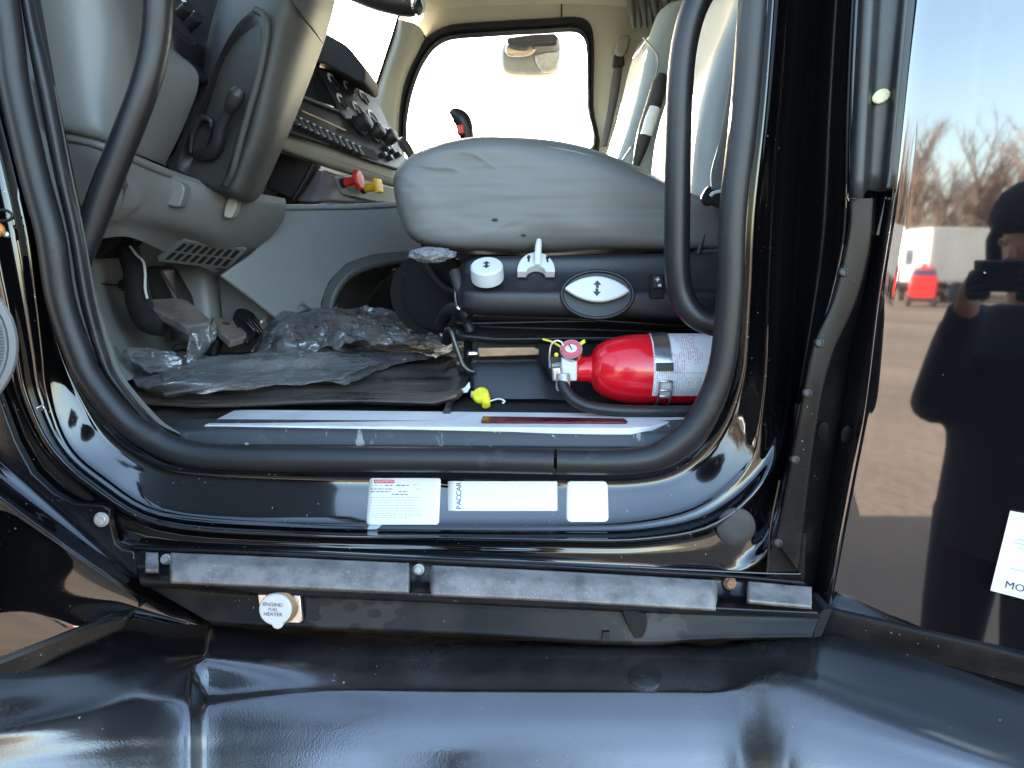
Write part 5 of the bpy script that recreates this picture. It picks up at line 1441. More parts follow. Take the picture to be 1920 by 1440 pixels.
fr = -1 if (MX @ Vector((0, 1, 0)) - MX @ Vector((0, 0, 0))).y > 0 else 1
def ang(deg): return R(deg) * fr            # 0 = top, 90 = towards the door
shell('label', 1214, 1480, ang(-60), ang(128), ER + 0.0007, m_label, cyl)
shell('clamp_band', 1216, 1246, ang(-150), ang(82), ER + 0.0025, m_steel, EX)
shell('label_rule', 1246, 1480, ang(86.5), ang(87.5), ER + 0.0011, m_inkl, cyl)
def onc(px, deg, off=0.0):
    a = ang(deg); r = ER + off
    return MX @ Vector((r*math.cos(a), r*math.sin(a), ex(px)))
def cmat(px, deg, off):
    o = onc(px, deg, off); z = (onc(px, deg, 1) - onc(px, deg, 0)).normalized(); x = Vector((1, 0, 0)); y = z.cross(x)
    return Matrix(((x.x, y.x, z.x, o.x), (x.y, y.y, z.y, o.y), (x.z, y.z, z.z, o.z), (0, 0, 0, 1)))
lathe('leaf_emblem', [(0.006, 0), (0.006, 0.0004), (0.0001, 0.0005)], cmat(1328, 66, 0.0010), m_pink, cyl, 7)
buckle = shell('band_lug', 1217, 1248, ang(72), ang(84), ER + 0.0055, m_column, EX)
for px in (1224, 1246):
    tube('buckle_wire', [onc(px, 98, 0.006), onc(px, 110, 0.007), onc(px, 124, 0.007), onc(px, 142, 0.006), onc(px, 158, 0.002)], 0.0016, m_steel, EX, 8, 5)
for dg in (98, 112, 122):
    tube('buckle_bar', [onc(1224, dg, 0.0065), onc(1235, dg, 0.0075), onc(1246, dg, 0.0065)], 0.0016, m_steel, EX, 8, 2)
shell('buckle_plate', 1226, 1244, ang(96), ang(128), ER + 0.0048, m_white, EX)
# valve, gauge, lever, pin, hose
vb = tube('valve_body', [W(1082, 692, 1.165), W(1068, 692, 1.162), W(1050, 694, 1.158), W(1034, 696, 1.156)], [0.016, 0.018, 0.016, 0.014], m_zinc, EX, 14, 4)
box('valve_block', W(1066, 690, 1.150), (0.024, 0.03, 0.036), m_white, vb, None, 0.003)
prism('carry_lever', [(1030,668),(1058,664),(1062,690),(1052,706),(1034,712),(1028,700)], 1.15, 1.17, m_dark, EX, 0.003)
prism('squeeze_lever', [(1034,690),(1052,688),(1054,712),(1036,716)], 1.125, 1.14, m_steel, EX, 0.003)
gm = axis_mat(W(1071, 657, 1.14), Vector((-0.10, -0.72, 0.60)))
ga = lathe('pressure_gauge', [(0.0165, -0.008), (0.0172, 0.0), (0.0165, 0.004), (0.0001, 0.004)], gm, m_steel, EX, 24)
lathe('gauge_face', [(0.0158, 0.0042), (0.0148, 0.0054), (0.0001, 0.0056)], gm, M('gauge_red', (0.65, 0.10, 0.12), 0.2, coat=0.6), ga, 24)
lathe('gauge_window', [(0.009, 0.0056), (0.008, 0.0062), (0.0001, 0.0063)], gm, m_white, ga, 18, sx=0.8, sy=1.0)
join_boxes('gauge_needle', [(gm @ Matrix.Translation((0.002, 0.001, 0.0067)) @ Matrix.Rotation(0.5, 4, 'Z'), (0.011, 0.0016, 0.0006))], m_ink, ga)
tube('pull_pin_ring', [W(1031, 690, 1.135), W(1030, 668, 1.13), W(1033, 648, 1.13), W(1042, 639, 1.13), W(1052, 641, 1.13), W(1056, 648, 1.13)], 0.0017, m_steel, EX, 8, 6)
tube('safety_tie', [W(1018, 636, 1.15), W(1035, 641, 1.145), W(1050, 650, 1.145), W(1064, 662, 1.15)], 0.0016, m_yel, EX, 6, 4)
prism('tie_tail', [(1078,648),(1096,636),(1098,642),(1084,652)], 1.16, 1.163, m_yel, EX, 0)
lathe('seal_bead', [(0.0001, -0.003), (0.0032, -0.001), (0.0032, 0.001), (0.0001, 0.003)], axis_mat(W(1043, 665, 1.13), Vector((0, -1, 0))), m_yel, EX, 10)
lathe('hose_ferrule', [(0.0095, 0), (0.0108, 0.004), (0.0108, 0.022), (0.0095, 0.026), (0.0001, 0.026)], axis_mat(W(1056, 700, 1.125), Vector((-0.02, -0.1, -1))), m_zinc, EX, 16)
hose = tube('hose', [W(1054, 715, 1.122), W(1059, 730, 1.115), W(1074, 748, 1.108), W(1102, 762, 1.104), W(1150, 769, 1.102), W(1220, 771, 1.102), W(1290, 771, 1.102), W(1370, 769, 1.104)], 0.0088, m_rubber, EX, 14, 8)
tag(box('extinguisher_bracket', W(1300, 735, 1.23), (0.22, 0.05, 0.03), m_dark, None, None, 0.004), 'low dark bracket that carries the red extinguisher', 'bracket')

# ================================================================== floor covering and litter
# ribbed rubber mat
mx0, mx1, my0, my1 = WZ(235, 745, FLOOR).x - 0.1, WZ(858, 768, FLOOR).x, 1.165, 1.85
nxm, nym = 40, 300
mv, mf = [], []
for i in range(nxm + 1):
    for j in range(nym + 1):
        u, v = i/nxm, j/nym
        x = mx0 + (mx1 - mx0)*u + 0.012*math.sin(v*9); y = my0 + (my1-my0)*v
        ridge = 0.0048 * (0.5 + 0.5*math.cos(2*math.pi*y/0.0165 + 2.5*mnoise.noise(Vector((x*3, 0, 5)))))
        edge = 0.012 * max(0, (u - 0.95)/0.05) + 0.010 * max(0, (0.03 - u)/0.03)
        wv = 0.010 * mnoise.noise(Vector((x*4, y*5, 1.3)))
        front = 0.014 * max(0, 1 - v/0.035)*max(0, 1 - u*2.5)
        z = FLOOR + 0.014 + ridge + edge + abs(wv) + front
        mv.append(Vector((x, y, z)))
for i in range(nxm):
    for j in range(nym):
        a = i*(nym+1) + j
        mf.append((a, a + nym + 1, a + nym + 2, a + 1))
mat_o = finish('floor_mat', mv, mf, m_mat, None, 180)
so = mat_o.modifiers.new('solid', 'SOLIDIFY'); so.thickness = 0.006; so.offset = -1
tag(mat_o, 'muddy black ribbed rubber floor mat under the clear plastic', 'floor mat')
# raised mat lip at right
tube('mat_edge', [WZ(838, 772, FLOOR + 0.012), WZ(846, 752, FLOOR + 0.014), WZ(866, 728, FLOOR + 0.016), WZ(884, 706, FLOOR + 0.018)], 0.006, m_rubber, mat_o, 8, 5)
# dark carpet right of the mat
cp = prism_pts('floor_carpet', [WZ(835, 774, FLOOR + 0.006), WZ(1330, 786, FLOOR + 0.006), WZ(1330, 735, FLOOR + 0.006), WZ(880, 735, FLOOR + 0.006)], Vector((0, 0, -0.005)), m_carpet, None, 0)
tag(cp, 'strip of dark floor carpet between the sill and the seat base', 'carpet')

def film(name, rows, mat, label, su=9, sv=9, amp=0.006, freq=26, seed=0, grp=None, spl=(True, True)):
    def rid(q): return (1 - 2*abs(mnoise.noise(q)))
    def dsp(p, u, v):
        q = Vector((p.x*freq, p.y*freq*0.8, p.z*freq + seed*7.7))
        w = Vector((mnoise.noise(q*0.5 + Vector((9, 2, 1))), mnoise.noise(q*0.5 + Vector((1, 7, 3))), 0))
        d = rid(q*0.45 + w) * amp * 0.9 + rid(q*1.1 + w*1.5) * amp * 0.5 + rid(q*2.4) * amp * 0.22
        e = mnoise.noise(q*1.3 + Vector((3, 1, 9))) * amp * 0.6
        return p + Vector((e, e*0.5, d))
    o = surf(name, rows, mat, None, int(su*2.2), int(sv*2.2), spl, 0, 16, dsp)
    tag(o, label, 'plastic sheet', grp)
    return o
def fz(px, py, h): return WZ(px, py, FLOOR + 0.018 + h)
film('plastic_sheet', [
    [fz(205,668,0.03), fz(300,664,0.03), fz(420,672,0.035), fz(560,662,0.04), fz(700,652,0.035), fz(780,650,0.02), fz(845,648,0.02)],
    [fz(222,690,0.02), fz(320,690,0.02), fz(440,686,0.03), fz(570,676,0.035), fz(690,668,0.03), fz(770,664,0.02), fz(850,662,0.012)],
    [fz(245,712,0.015), fz(330,708,0.025), fz(450,706,0.02), fz(570,696,0.02), fz(680,690,0.025), fz(740,682,0.012), fz(820,676,0.006)],
    [fz(270,738,0.010), fz(310,728,0.03), fz(440,724,0.02), fz(560,716,0.014), fz(650,712,0.02), fz(690,698,0.012), fz(740,690,0.004)],
    [fz(312,748,0.006), fz(330,744,0.012), fz(420,742,0.010), fz(540,730,0.008), fz(610,722,0.010), fz(655,728,0.004), fz(690,710,0.004)]],
    m_film, 'wide wrinkled clear plastic sheet spread over the floor mat', 8, 8, 0.0065, 22, 1)
film('plastic_roll', [
    [fz(306,738,0.030), fz(390,722,0.034), fz(480,700,0.040)],
    [fz(308,743,0.040), fz(392,727,0.044), fz(482,704,0.048)],
    [fz(312,748,0.024), fz(396,732,0.028), fz(486,708,0.034)]],
    m_film, 'narrow folded clear plastic strip with a bright edge at the front of the mat', 8, 4, 0.0015, 30, 4)
film('crumpled_wrap', [
    [(470,690,1.58),(480,640,1.62),(500,610,1.66),(560,596,1.70),(650,592,1.72),(730,604,1.74),(800,632,1.70)],
    [(474,696,1.52),(498,640,1.54),(540,612,1.58),(600,604,1.60),(670,608,1.62),(745,626,1.64),(818,646,1.62)],
    [(480,700,1.47),(520,660,1.47),(560,636,1.49),(620,630,1.50),(685,636,1.52),(760,644,1.54),(834,656,1.54)],
    [(486,690,1.44),(530,690,1.42),(580,676,1.42),(630,668,1.43),(705,664,1.45),(775,662,1.48),(848,668,1.48)]],
    m_film2, 'glossy crumpled heap of clear plastic wrap beside the pedals', 8, 9, 0.020, 24, 2)
film('crumpled_wrap', [
    [(540,602,1.66),(552,575,1.67),(565,545,1.68),(575,560,1.68),(600,598,1.68)],
    [(536,610,1.63),(552,590,1.63),(566,574,1.63),(582,584,1.64),(604,606,1.65)]],
    m_film, 'upright triangular corner of clear plastic against the grey console', 5, 5, 0.003, 24, 5)
film('crumpled_wrap', [
    [(354,628,1.40),(372,622,1.40),(392,614,1.40),(402,608,1.40)],
    [(352,652,1.40),(372,650,1.40),(394,642,1.40),(406,634,1.40)],
    [(350,684,1.39),(366,682,1.39),(384,664,1.39),(396,654,1.39)]],
    m_film2, 'stiff clear plastic flap standing in front of the brake pedal', 5, 5, 0.004, 30, 6)
film('crumpled_wrap', [
    [(782,646,1.60),(796,630,1.62),(808,614,1.63),(822,630,1.62),(838,640,1.60)],
    [(784,654,1.55),(800,648,1.56),(812,644,1.56),(826,648,1.55),(846,652,1.54)]],
    m_film2, 'small shiny plastic peak beside the black seat bellows', 6, 6, 0.008, 30, 7)
film('crumpled_wrap', [
    [fz(208,662,0.05), fz(240,668,0.05), fz(280,668,0.05), fz(330,676,0.04)],
    [fz(215,672,0.04), fz(245,680,0.045), fz(285,684,0.04), fz(335,690,0.03)],
    [fz(228,690,0.03), fz(255,696,0.03), fz(290,700,0.03), fz(335,702,0.02)]],
    m_film2, 'thin clear plastic scrap at the left foot of the door seal', 7, 6, 0.012, 30, 8)
# yellow cap and small bits
YC = thing('yellow_cap', 'small bright yellow plastic cap lying in front of the black tray', 'cap', W(908, 750, 1.17))
lathe('cap_body', [(0.009, 0), (0.0125, 0.004), (0.0135, 0.012), (0.011, 0.016), (0.0001, 0.017)], axis_mat(W(906, 746, 1.175), Vector((-0.3, -0.75, 0.5))), m_yel, YC, 14)
lathe('cap_spout', [(0.008, 0), (0.0065, 0.014), (0.0001, 0.015)], axis_mat(W(910, 748, 1.165), Vector((0.1, -0.7, -0.55))), m_yel, YC, 12)
lathe('cap_wing', [(0.006, 0), (0.005, 0.008), (0.0001, 0.009)], axis_mat(W(893, 740, 1.175), Vector((-0.9, -0.3, 0.1))), M('pale_yellow_plastic', (0.85, 0.82, 0.5), 0.5), YC, 10)
st = tag(tube('clear_strap', [W(918, 752, 1.16), W(935, 748, 1.155), W(946, 752, 1.15), W(942, 756, 1.15)], 0.0014, m_white, None, 6, 5), 'thin pale strap curling from the yellow cap', 'strap')
bit = tag(prism('paper_scrap', [(862,732),(872,726),(880,716),(882,726),(876,736),(866,737)], 1.215, 1.2165, m_sticker, None, 0), 'torn white and yellow paper scrap at the mat edge', 'scrap')
mc = [WZ(300,700,FLOOR+0.05), WZ(318,692,FLOOR+0.05), WZ(336,692,FLOOR+0.05), WZ(366,690,FLOOR+0.05), WZ(350,700,FLOOR+0.05), WZ(326,704,FLOOR+0.05), WZ(306,712,FLOOR+0.05)]
tag(prism_pts('mud_clod', mc, Vector((0, 0, -0.012)), m_pedal, None, 0.003), 'flat dark mud flake lying on the plastic sheet', 'mud flake')

# ================================================================== open driver door at the left edge
door_o = Vector((-0.655, 0.90, 0)); door_dir = Vector((0.205, -0.98, 0)).normalized()
dn = Vector((0.98, 0.205, 0)).normalized()
DR = T
def dpt(s, z, off=0.0): return door_o + door_dir*s + dn*off + Vector((0, 0, z))
dz0, dz1 = CAM_Z - 0.42, CAM_Z + 0.15
zs = [CAM_Z - 0.46, CAM_Z - 0.42, CAM_Z - 0.2, CAM_Z + 0.1, CAM_Z + 0.22, CAM_Z + 0.24]
doors = surf('driver_door', [[dpt(s, z, -0.02 if (k in (0, 5) or s in (0.02, 0.95)) else 0.0) for k, z in enumerate(zs)] for s in (0.02, 0.06, 0.3, 0.6, 0.9, 0.95)], m_dark, T, su=3, sv=3, thick=0.07)
tube('door_window_frame', [dpt(0.04, CAM_Z + 0.22), dpt(0.10, CAM_Z + 0.6), dpt(0.25, CAM_Z + 1.0), dpt(0.5, CAM_Z + 1.08), dpt(0.85, CAM_Z + 1.05), dpt(0.93, CAM_Z + 0.6), dpt(0.93, CAM_Z + 0.22)], 0.03, m_dark, doors, 10, 6)
# ribbed speaker cover on its inner face
SPC = W(-160, 645, 0.80)
spn = Vector((0.55, -0.80, 0.05)).normalized()
SM = axis_mat(SPC, spn, Vector((0, 0, 1)))
cov = lathe('speaker_cover', [(0.100, -0.02), (0.100, 0.0), (0.097, 0.004), (0.090, 0.005), (0.088, 0.002), (0.0001, 0.002)], SM, m_grey2, doors, 48, sx=0.92, sy=0.92)
m_spk = M('speaker_grey', (0.08, 0.088, 0.09), 0.5)
for i in range(44):
    h = -0.078 + 0.156 * i / 43
    w = math.sqrt(max(0, 0.0785**2 - h*h))
    if w < 0.01: continue
    bmx = SM @ Matrix.Translation((h, 0, 0.003))
    rb = join_boxes('speaker_rib', [(bmx, (0.0020, 2*w, 0.0030))], m_spk, cov)
# ================================================================== what the paint mirrors: yard, vehicles, trees, the photographer
def mirror_dir(px):
    a = math.atan((px - 960) / FPX / math.cos(PITCH))
    b = 2*TH - a
    return Vector((-math.sin(b), -math.cos(b), 0))
base = sleeper_pt(0.1, 1640, 700); base.z = 0
def envp(px, dist): return Vector((base.x, base.y, 0)) + mirror_dir(px) * dist
def facing(v): return math.atan2(v.y, v.x)

def ebox(name, c, size, mat, par, rz, bev=0.02):
    # c is local offset in the frame rotated by rz about par location
    o = root_loc(par)
    Rz = Matrix.Rotation(rz, 3, 'Z')
    return box(name, o + Rz @ Vector(c), size, mat, par, Rz, bev)
def wheel(par, c, r, w, rz):
    o = root_loc(par); Rz = Matrix.Rotation(rz, 3, 'Z')
    A_ = axis_mat(o + Rz @ Vector(c), Rz @ Vector((1, 0, 0)))
    wl = lathe('wheel', [(r*0.6, -w/2), (r*0.95, -w/2), (r, -w*0.35), (r, w*0.35), (r*0.95, w/2), (r*0.6, w/2), (0.0001, w*0.3)], A_, m_tyre, par, 20)
    lathe('rim', [(r*0.55, w*0.32), (r*0.4, w*0.36), (0.0001, w*0.38)], A_, m_zinc, wl, 16)
    return wl

# red yard machine (about 26 m off)
p = envp(1712, 40.0); rz = facing(mirror_dir(1710)) - math.pi/2
RM = thing('yard_machine', 'small red wheeled yard machine mirrored at the left of the glossy panel', 'machine', p)
ebox('body', (0, 0, 0.86), (1.15, 1.5, 1.06), m_machr, RM, rz, 0.08)
ebox('cab_glass', (0, -0.02, 1.52), (1.0, 1.25, 0.28), M('machine_glass', (0.03, 0.05, 0.10), 0.1), RM, rz, 0.05)
ebox('roof', (0, 0, 1.73), (0.85, 1.1, 0.13), m_machr, RM, rz, 0.05)
ebox('beacon', (0.0, 0, 1.88), (0.28, 0.28, 0.2), m_machr, RM, rz, 0.06)
ebox('chassis', (0, 0, 0.32), (1.0, 1.6, 0.18), m_black, RM, rz, 0.02)
for sx_ in (-1, 1):
    for sy_ in (-1, 1): wheel(RM, (0.52*sx_, 0.58*sy_, 0.27), 0.27, 0.2, rz)

# white lorry behind it
p = envp(1712, 47.0); rz = facing(mirror_dir(1708)) - math.pi/2
WT = thing('parked_lorry', 'white lorry cab with a dark windscreen mirrored behind the red machine', 'truck', p)
ebox('cab', (0, 0, 1.9), (2.3, 1.6, 2.0), m_truckw, WT, rz, 0.12)
ebox('windscreen', (0, 0.79, 2.35), (2.0, 0.08, 0.85), M('lorry_glass', (0.05, 0.07, 0.09), 0.1), WT, rz, 0.03)
ebox('windscreen', (0, -0.79, 2.35), (2.0, 0.08, 0.85), bpy.data.materials['lorry_glass'], WT, rz, 0.03)
ebox('bumper', (0, 0, 0.75), (2.35, 1.8, 0.5), m_tyre, WT, rz, 0.05)
ebox('chassis', (1.2, -2.5, 0.9), (0.9, 5.0, 0.3), m_black, WT, rz, 0.02)
for sx_ in (-1, 1): wheel(WT, (1.0*sx_, 0.1, 0.5), 0.5, 0.3, rz)

# trailers
def trailer(px, dist, yaw, label, L=12.0, H=2.7):
    p = envp(px, dist); rz = facing(mirror_dir(px)) - math.pi/2 + yaw
    TR = thing('parked_trailer', label, 'trailer', p, 'box trailers parked in the yard')
    ebox('box_body', (0, 0, 1.15 + H/2), (L, 2.5, H), m_trailer, TR, rz, 0.03)
    ebox('bottom_rail', (0, 0, 1.10), (L, 2.52, 0.10), m_zinc, TR, rz, 0.01)
    ebox('landing_leg', (-L*0.3, 1.0, 0.55), (0.15, 0.15, 1.1), m_dark, TR, rz, 0.01)
    ebox('landing_leg', (-L*0.3, -1.0, 0.55), (0.15, 0.15, 1.1), m_dark, TR, rz, 0.01)
    for xx in (L*0.28, L*0.38):
        for yy in (-1.05, 1.05): 
            o = root_loc(TR); Rz = Matrix.Rotation(rz, 3, 'Z')
            A_ = axis_mat(o + Rz @ Vector((xx, yy, 0.5)), Rz @ Vector((0, 1, 0)))
            wl = lathe('wheel', [(0.3, -0.15), (0.48, -0.15), (0.5, -0.1), (0.5, 0.1), (0.48, 0.15), (0.3, 0.15), (0.0001, 0.1)], A_, m_tyre, TR, 20)
    return TR
trailer(1925, 50.0, R(-38), 'long grey-white box trailer mirrored beside the dark figure', 14.0, 2.7)
trailer(1752, 56.0, R(84), 'white box trailer end mirrored between the lorry and the long trailer', 10.0, 2.6)

# bare trees
def tree_mesh(seed):
    rnd = random.Random(seed)
    V_, F_ = [], []
    def limb(p0, d, L, r, depth):
        pts = [p0]
        q = p0.copy(); dd = d.copy()
        for k in range(3):
            dd = (dd + Vector((rnd.uniform(-.12, .12), rnd.uniform(-.12, .12), 0.06))).normalized()
            q = q + dd * (L/3); pts.append(q.copy())
        v, f = tube_data(pts, [r, r*0.8, r*0.6, r*0.35], 4 if depth else 6, False, False, len(V_))
        V_.extend(v); F_.extend(f)
        if depth < 3:
            n_ = (11, 7, 5)[depth]
            for i in range(n_):
                t = rnd.uniform(0.25, 1.0)
                k = min(2, int(t*3)); b = pts[k].lerp(pts[k+1], t*3 - k)
                a = rnd.uniform(0, 2*math.pi)
                nd_ = (dd*0.9 + Vector((math.cos(a), math.sin(a), rnd.uniform(0.0, 0.5)))*rnd.uniform(0.35, 0.75)).normalized()
                limb(b, nd_, L*rnd.uniform(0.35, 0.55), r*0.45, depth + 1)
    limb(Vector((0, 0, 0)), Vector((0, 0, 1)), 5.4, 0.14, 0)
    me = bpy.data.meshes.new('crown')
    me.from_pydata([tuple(v) for v in V_], [], F_); me.materials.append(m_bark)
    tv, tf = tube_data([Vector((0, 0, -0.1)), Vector((0, 0, 1.0)), Vector((0.03, 0, 2.2))], [0.17, 0.145, 0.12], 8)
    mt = bpy.data.meshes.new('trunk'); mt.from_pydata([tuple(v) for v in tv], [], tf); mt.materials.append(m_bark)
    return me, mt
tms = [tree_mesh(s) for s in (11, 23, 37)]
rnd = random.Random(5)
nt_ = 0
for i in range(46):
    px = 1560 + (2080 - 1560) * i / 45 + rnd.uniform(-4, 4)
    dist = rnd.uniform(66, 92)
    p = envp(px, dist)
    me, mt = tms[i % 3]
    t = bpy.data.objects.new('bare_tree', None); COL.objects.link(t)
    t.location = p; t.rotation_euler = (0, 0, rnd.uniform(0, 6.28)); s_ = rnd.uniform(1.1, 1.75) * (0.8 if px < 1790 and px > 1745 else 1.0); t.scale = (s_*1.0, s_*1.0, s_)
    tag(t, 'bare brown tree in the row mirrored above the trailers', 'tree', 'bare trees along the edge of the yard')
    for nm, m_ in (('crown', me), ('trunk', mt)):
        c = bpy.data.objects.new(nm, m_); COL.objects.link(c); c.parent = t

# ------------------------------------------------------------------ the photographer
PER = thing('person', 'person in a dark jacket and dark hat mirrored in the glossy black panel', 'person', (-0.13, -0.36, 0))
def skinned(name, joints, edges, mat, sub=2, parent=PER):
    me = bpy.data.meshes.new(name)
    off = root_loc(parent)
    names = list(joints)
    me.from_pydata([tuple(Vector(joints[k][0]) - off) for k in names], [(names.index(a), names.index(b)) for a, b in edges], [])
    me.materials.append(mat)
    ob = bpy.data.objects.new(name, me); COL.objects.link(ob); ob.parent = parent
    ob.modifiers.new('skin', 'SKIN').use_smooth_shade = True
    for k, sv_ in zip(names, me.skin_vertices[0].data):
        r = joints[k][1]
        sv_.radius = r if isinstance(r, tuple) else (r, r)
        sv_.use_root = False
    me.skin_vertices[0].data[0].use_root = True
    s = ob.modifiers.new('sub', 'SUBSURF'); s.levels = sub; s.render_levels = sub
    return ob
px_, py_ = -0.13, -0.36
J = {
 'pelvis': ((px_, py_, 0.98), (0.17, 0.12)),
 'waist': ((px_, py_, 1.12), (0.16, 0.115)),
 'chest': ((px_, py_ + 0.0, 1.32), (0.185, 0.13)),
 'neckb': ((px_, py_ + 0.01, 1.47), (0.08, 0.075)),
 'neck': ((px_, py_ + 0.02, 1.54), (0.055, 0.058)),
 'jaw': ((px_, py_ + 0.045, 1.60), (0.058, 0.070)),
 'head': ((px_, py_ + 0.04, 1.68), (0.074, 0.092)),
 'crown': ((px_, py_ + 0.03, 1.75), (0.062, 0.078)),
 'shl': ((px_ - 0.18, py_, 1.42), 0.062), 'ell': ((px_ - 0.19, py_ + 0.10, 1.22), 0.045), 'wrl': ((-0.125, -0.075, 1.50), 0.030), 'hal': ((-0.098, -0.030, 1.565), (0.034, 0.020)),
 'shr': ((px_ + 0.18, py_, 1.42), 0.062), 'elr': ((px_ + 0.20, py_ + 0.10, 1.22), 0.045), 'wrr': ((0.115, -0.075, 1.50), 0.030), 'har': ((0.098, -0.030, 1.565), (0.034, 0.020)),
 'hipl': ((px_ - 0.10, py_, 0.92), 0.095), 'knl': ((px_ - 0.12, py_ + 0.02, 0.52), 0.065), 'anl': ((px_ - 0.13, py_ - 0.02, 0.10), 0.042), 'tol': ((px_ - 0.14, py_ + 0.14, 0.05), 0.042),
 'hipr': ((px_ + 0.10, py_, 0.92), 0.095), 'knr': ((px_ + 0.12, py_ + 0.02, 0.52), 0.065), 'anr': ((px_ + 0.13, py_ - 0.02, 0.10), 0.042), 'tor': ((px_ + 0.14, py_ + 0.14, 0.05), 0.042)}
E = [('pelvis','waist'),('waist','chest'),('chest','neckb'),('neckb','neck'),('neck','jaw'),('jaw','head'),('head','crown'),
     ('chest','shl'),('shl','ell'),('ell','wrl'),('wrl','hal'),('chest','shr'),('shr','elr'),('elr','wrr'),('wrr','har'),
     ('pelvis','hipl'),('hipl','knl'),('knl','anl'),('anl','tol'),('pelvis','hipr'),('hipr','knr'),('knr','anr'),('anr','tor')]
# fingers
for side, sx_ in (('l', -1), ('r', 1)):
    hb = Vector(J['ha'+side][0])
    for fi in range(4):
        b = hb + Vector((-sx_*0.012, 0.006, 0.022 - fi*0.017))
        m1 = b + Vector((-sx_*0.030, 0.016, 0.004)); m2 = m1 + Vector((-sx_*0.026, 0.004 - 0.010, 0.0))
        for nm, p_, r_ in (('a', b, 0.0095), ('b', m1, 0.0085), ('c', m2, 0.0075)):
            J['f%s%d%s' % (side, fi, nm)] = (tuple(p_), r_)
        E += [('ha'+side, 'f%s%da' % (side, fi)), ('f%s%da' % (side, fi), 'f%s%db' % (side, fi)), ('f%s%db' % (side, fi), 'f%s%dc' % (side, fi))]
    t0 = hb + Vector((-sx_*0.004, -0.02, 0.005)); t1 = t0 + Vector((-sx_*0.032, -0.004, 0.022))
    J['t%sa' % side] = (tuple(t0), 0.011); J['t%sb' % side] = (tuple(t1), 0.009)
    E += [('ha'+side, 't%sa' % side), ('t%sa' % side, 't%sb' % side)]
body = skinned('body', J, E, m_skin)
gkeys = lambda s_: ['ha'+s_] + [k_ for k_ in J if k_.startswith(('f'+s_, 't'+s_+'a', 't'+s_+'b'))]
for s_ in 'lr':
    ks = gkeys(s_)
    skinned('glove', {k_: (J[k_][0], tuple(x*1.1 + 0.003 for x in (J[k_][1] if isinstance(J[k_][1], tuple) else (J[k_][1],)*2))) for k_ in ks}, [e_ for e_ in E if e_[0] in ks and e_[1] in ks], m_jacket)  # gloves added to keep the hands dark in the mirrored figure
def cloth(name, sections, limbs, mat):
    """one garment: an elliptical trunk and tapering limbs fused into one skin"""
    V_, F_ = [], []
    if sections:
        nseg = 20
        for z, cy_, rx, ry in sections:
            for k in range(nseg):
                a = 2*math.pi*k/nseg
                V_.append(Vector((px_ + rx*math.cos(a), py_ + cy_ + ry*math.sin(a), z)))
        for j in range(len(sections)-1):
            for k in range(nseg):
                F_.append((j*nseg + k, j*nseg + (k+1) % nseg, (j+1)*nseg + (k+1) % nseg, (j+1)*nseg + k))
        F_.append(tuple(reversed(range(nseg)))); F_.append(tuple((len(sections)-1)*nseg + k for k in range(nseg)))
    for pts, rad in limbs:
        P_ = crom([Vector(q) for q in pts], 4)
        rv = []
        for i_ in range(len(P_)):
            f = i_/4; a = int(min(f, len(rad)-1)); b = min(a+1, len(rad)-1); rv.append(rad[a] + (rad[b]-rad[a])*(f-a))
        v, f = tube_data(P_, rv, 12, True, False, len(V_)); V_ += v; F_ += f
    o = finish(name, V_, F_, mat, PER, 180)
    rm = o.modifiers.new('fuse', 'REMESH'); rm.mode = 'VOXEL'; rm.voxel_size = 0.012; rm.use_smooth_shade = True
    sm = o.modifiers.new('smooth', 'SMOOTH'); sm.factor = 0.6; sm.iterations = 6
    return o
Jp = lambda k: J[k][0]
cloth('jacket', [(0.84,0,0.205,0.165),(0.95,0,0.195,0.160),(1.10,0,0.185,0.150),(1.25,0,0.20,0.155),(1.38,0,0.205,0.145),(1.46,0,0.160,0.115),(1.51,0.01,0.095,0.095)],
      [([(px_ + s_*0.13, py_, 1.42), Jp('sh'+q), Jp('el'+q), Jp('wr'+q)], [0.085, 0.080, 0.062, 0.046]) for q, s_ in (('l', -1), ('r', 1))], m_jacket)
cloth('trousers', [(0.84,0,0.185,0.14),(0.95,0,0.185,0.14),(1.0,0,0.18,0.135)],
      [([(Jp('hip'+q)[0], py_, 0.93), Jp('hip'+q), Jp('kn'+q), Jp('an'+q)], [0.11, 0.11, 0.083, 0.068]) for q in 'lr'], m_trouser)
for sx_ in (-1, 1):
    bo = bmesh.new(); bmesh.ops.create_icosphere(bo, subdivisions=3, radius=1.0)
    for v in bo.verts: v.co = Vector((v.co.x*0.055, v.co.y*0.14, max(v.co.z, -0.5)*0.075)) + Vector((px_ + sx_*0.135, py_ + 0.06, 0.05))
    from_bm('boot', bo, m_tyre, PER, 60)
ht = bmesh.new(); bmesh.ops.create_icosphere(ht, subdivisions=4, radius=1.0)
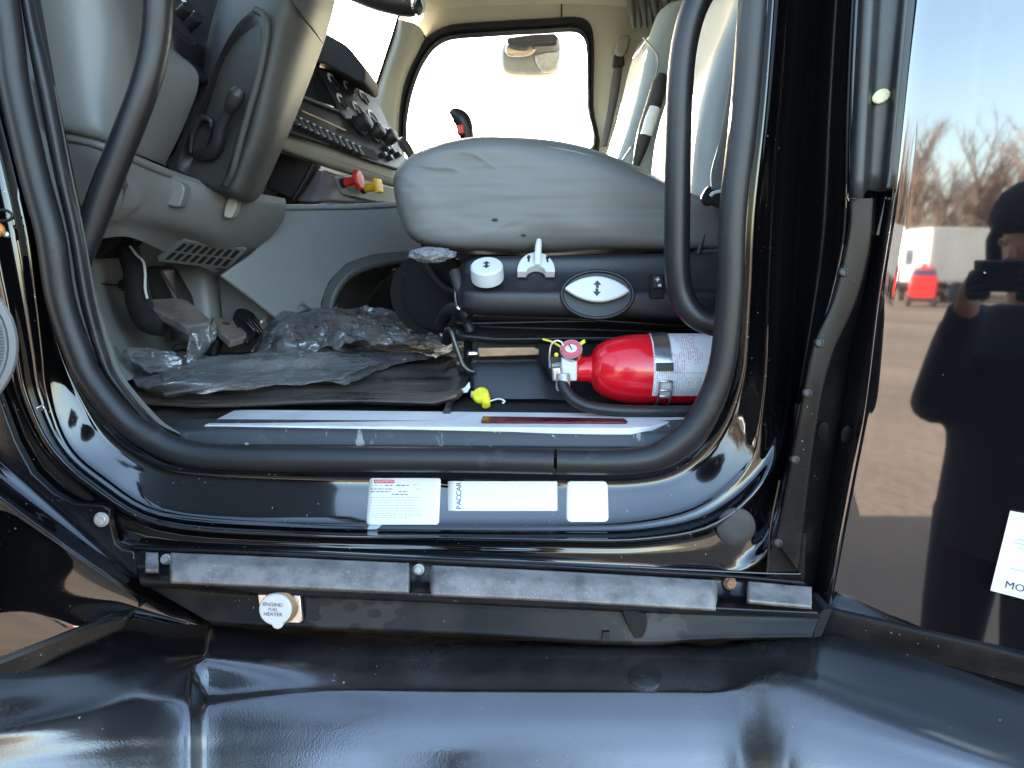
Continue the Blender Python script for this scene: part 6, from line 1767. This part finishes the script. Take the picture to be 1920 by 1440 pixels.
for v in ht.verts:
    k = 1 + 0.05*mnoise.noise(v.co*6) + 0.04*mnoise.noise(v.co*15)
    c = v.co
    zz = c.z if c.z > -0.35 else -0.35 + (c.z + 0.35)*0.2
    v.co = Vector((c.x*0.104*k, c.y*0.120*k, zz*0.102*k)) + Vector((px_, py_ + 0.03, 1.735))
hat = from_bm('fur_hat', ht, m_hat, PER, 180)
for sx_ in (-1, 1):
    ef = bmesh.new(); bmesh.ops.create_icosphere(ef, subdivisions=3, radius=1.0)
    for v in ef.verts:
        k = 1 + 0.08*mnoise.noise(v.co*7)
        v.co = Vector((v.co.x*0.030*k, v.co.y*0.055*k, v.co.z*0.075*k)) + Vector((px_ + sx_*0.088, py_ + 0.03, 1.66))
    from_bm('hat_flap', ef, m_hat, PER, 180)
# simple face: nose, brow, eyes, mouth, ears
fy = py_ + 0.135
lathe('nose', [(0.0001, -0.02), (0.013, -0.012), (0.010, 0.012), (0.0001, 0.024)], axis_mat(Vector((px_, fy - 0.008, 1.645)), Vector((0, 0.25, 1))), m_skin, PER, 10)
for sx_ in (-1, 1):
    lathe('eye', [(0.0001, -0.011), (0.0085, -0.006), (0.011, 0.0), (0.0085, 0.006), (0.0001, 0.011)], axis_mat(Vector((px_ + sx_*0.032, fy - 0.020, 1.672)), Vector((0, 1, 0))), m_white, PER, 12)
    lathe('iris', [(0.0045, 0), (0.0001, 0.002)], axis_mat(Vector((px_ + sx_*0.032, fy - 0.0095, 1.672)), Vector((0, 1, 0))), m_ink, PER, 10)
tube('mouth', [Vector((px_ - 0.024, fy - 0.022, 1.606)), Vector((px_, fy - 0.012, 1.604)), Vector((px_ + 0.024, fy - 0.022, 1.606))], 0.004, m_redr, PER, 6, 4)
# the phone the picture was taken with, lens at the camera
ph = tag(box('phone', (0.0, -0.016, CAM_Z - 0.035), (0.152, 0.009, 0.074), m_dark, None, Euler((-PITCH, 0, 0)).to_matrix(), 0.004), 'dark phone held up by the mirrored person', 'phone')
lathe('lens_ring', [(0.006, 0), (0.006, 0.0015), (0.0045, 0.0018), (0.0001, 0.0008)], axis_mat(Vector((0.0, -0.0128, CAM_Z)), Vector((0, 1, -0.17))), m_dark, ph, 16)
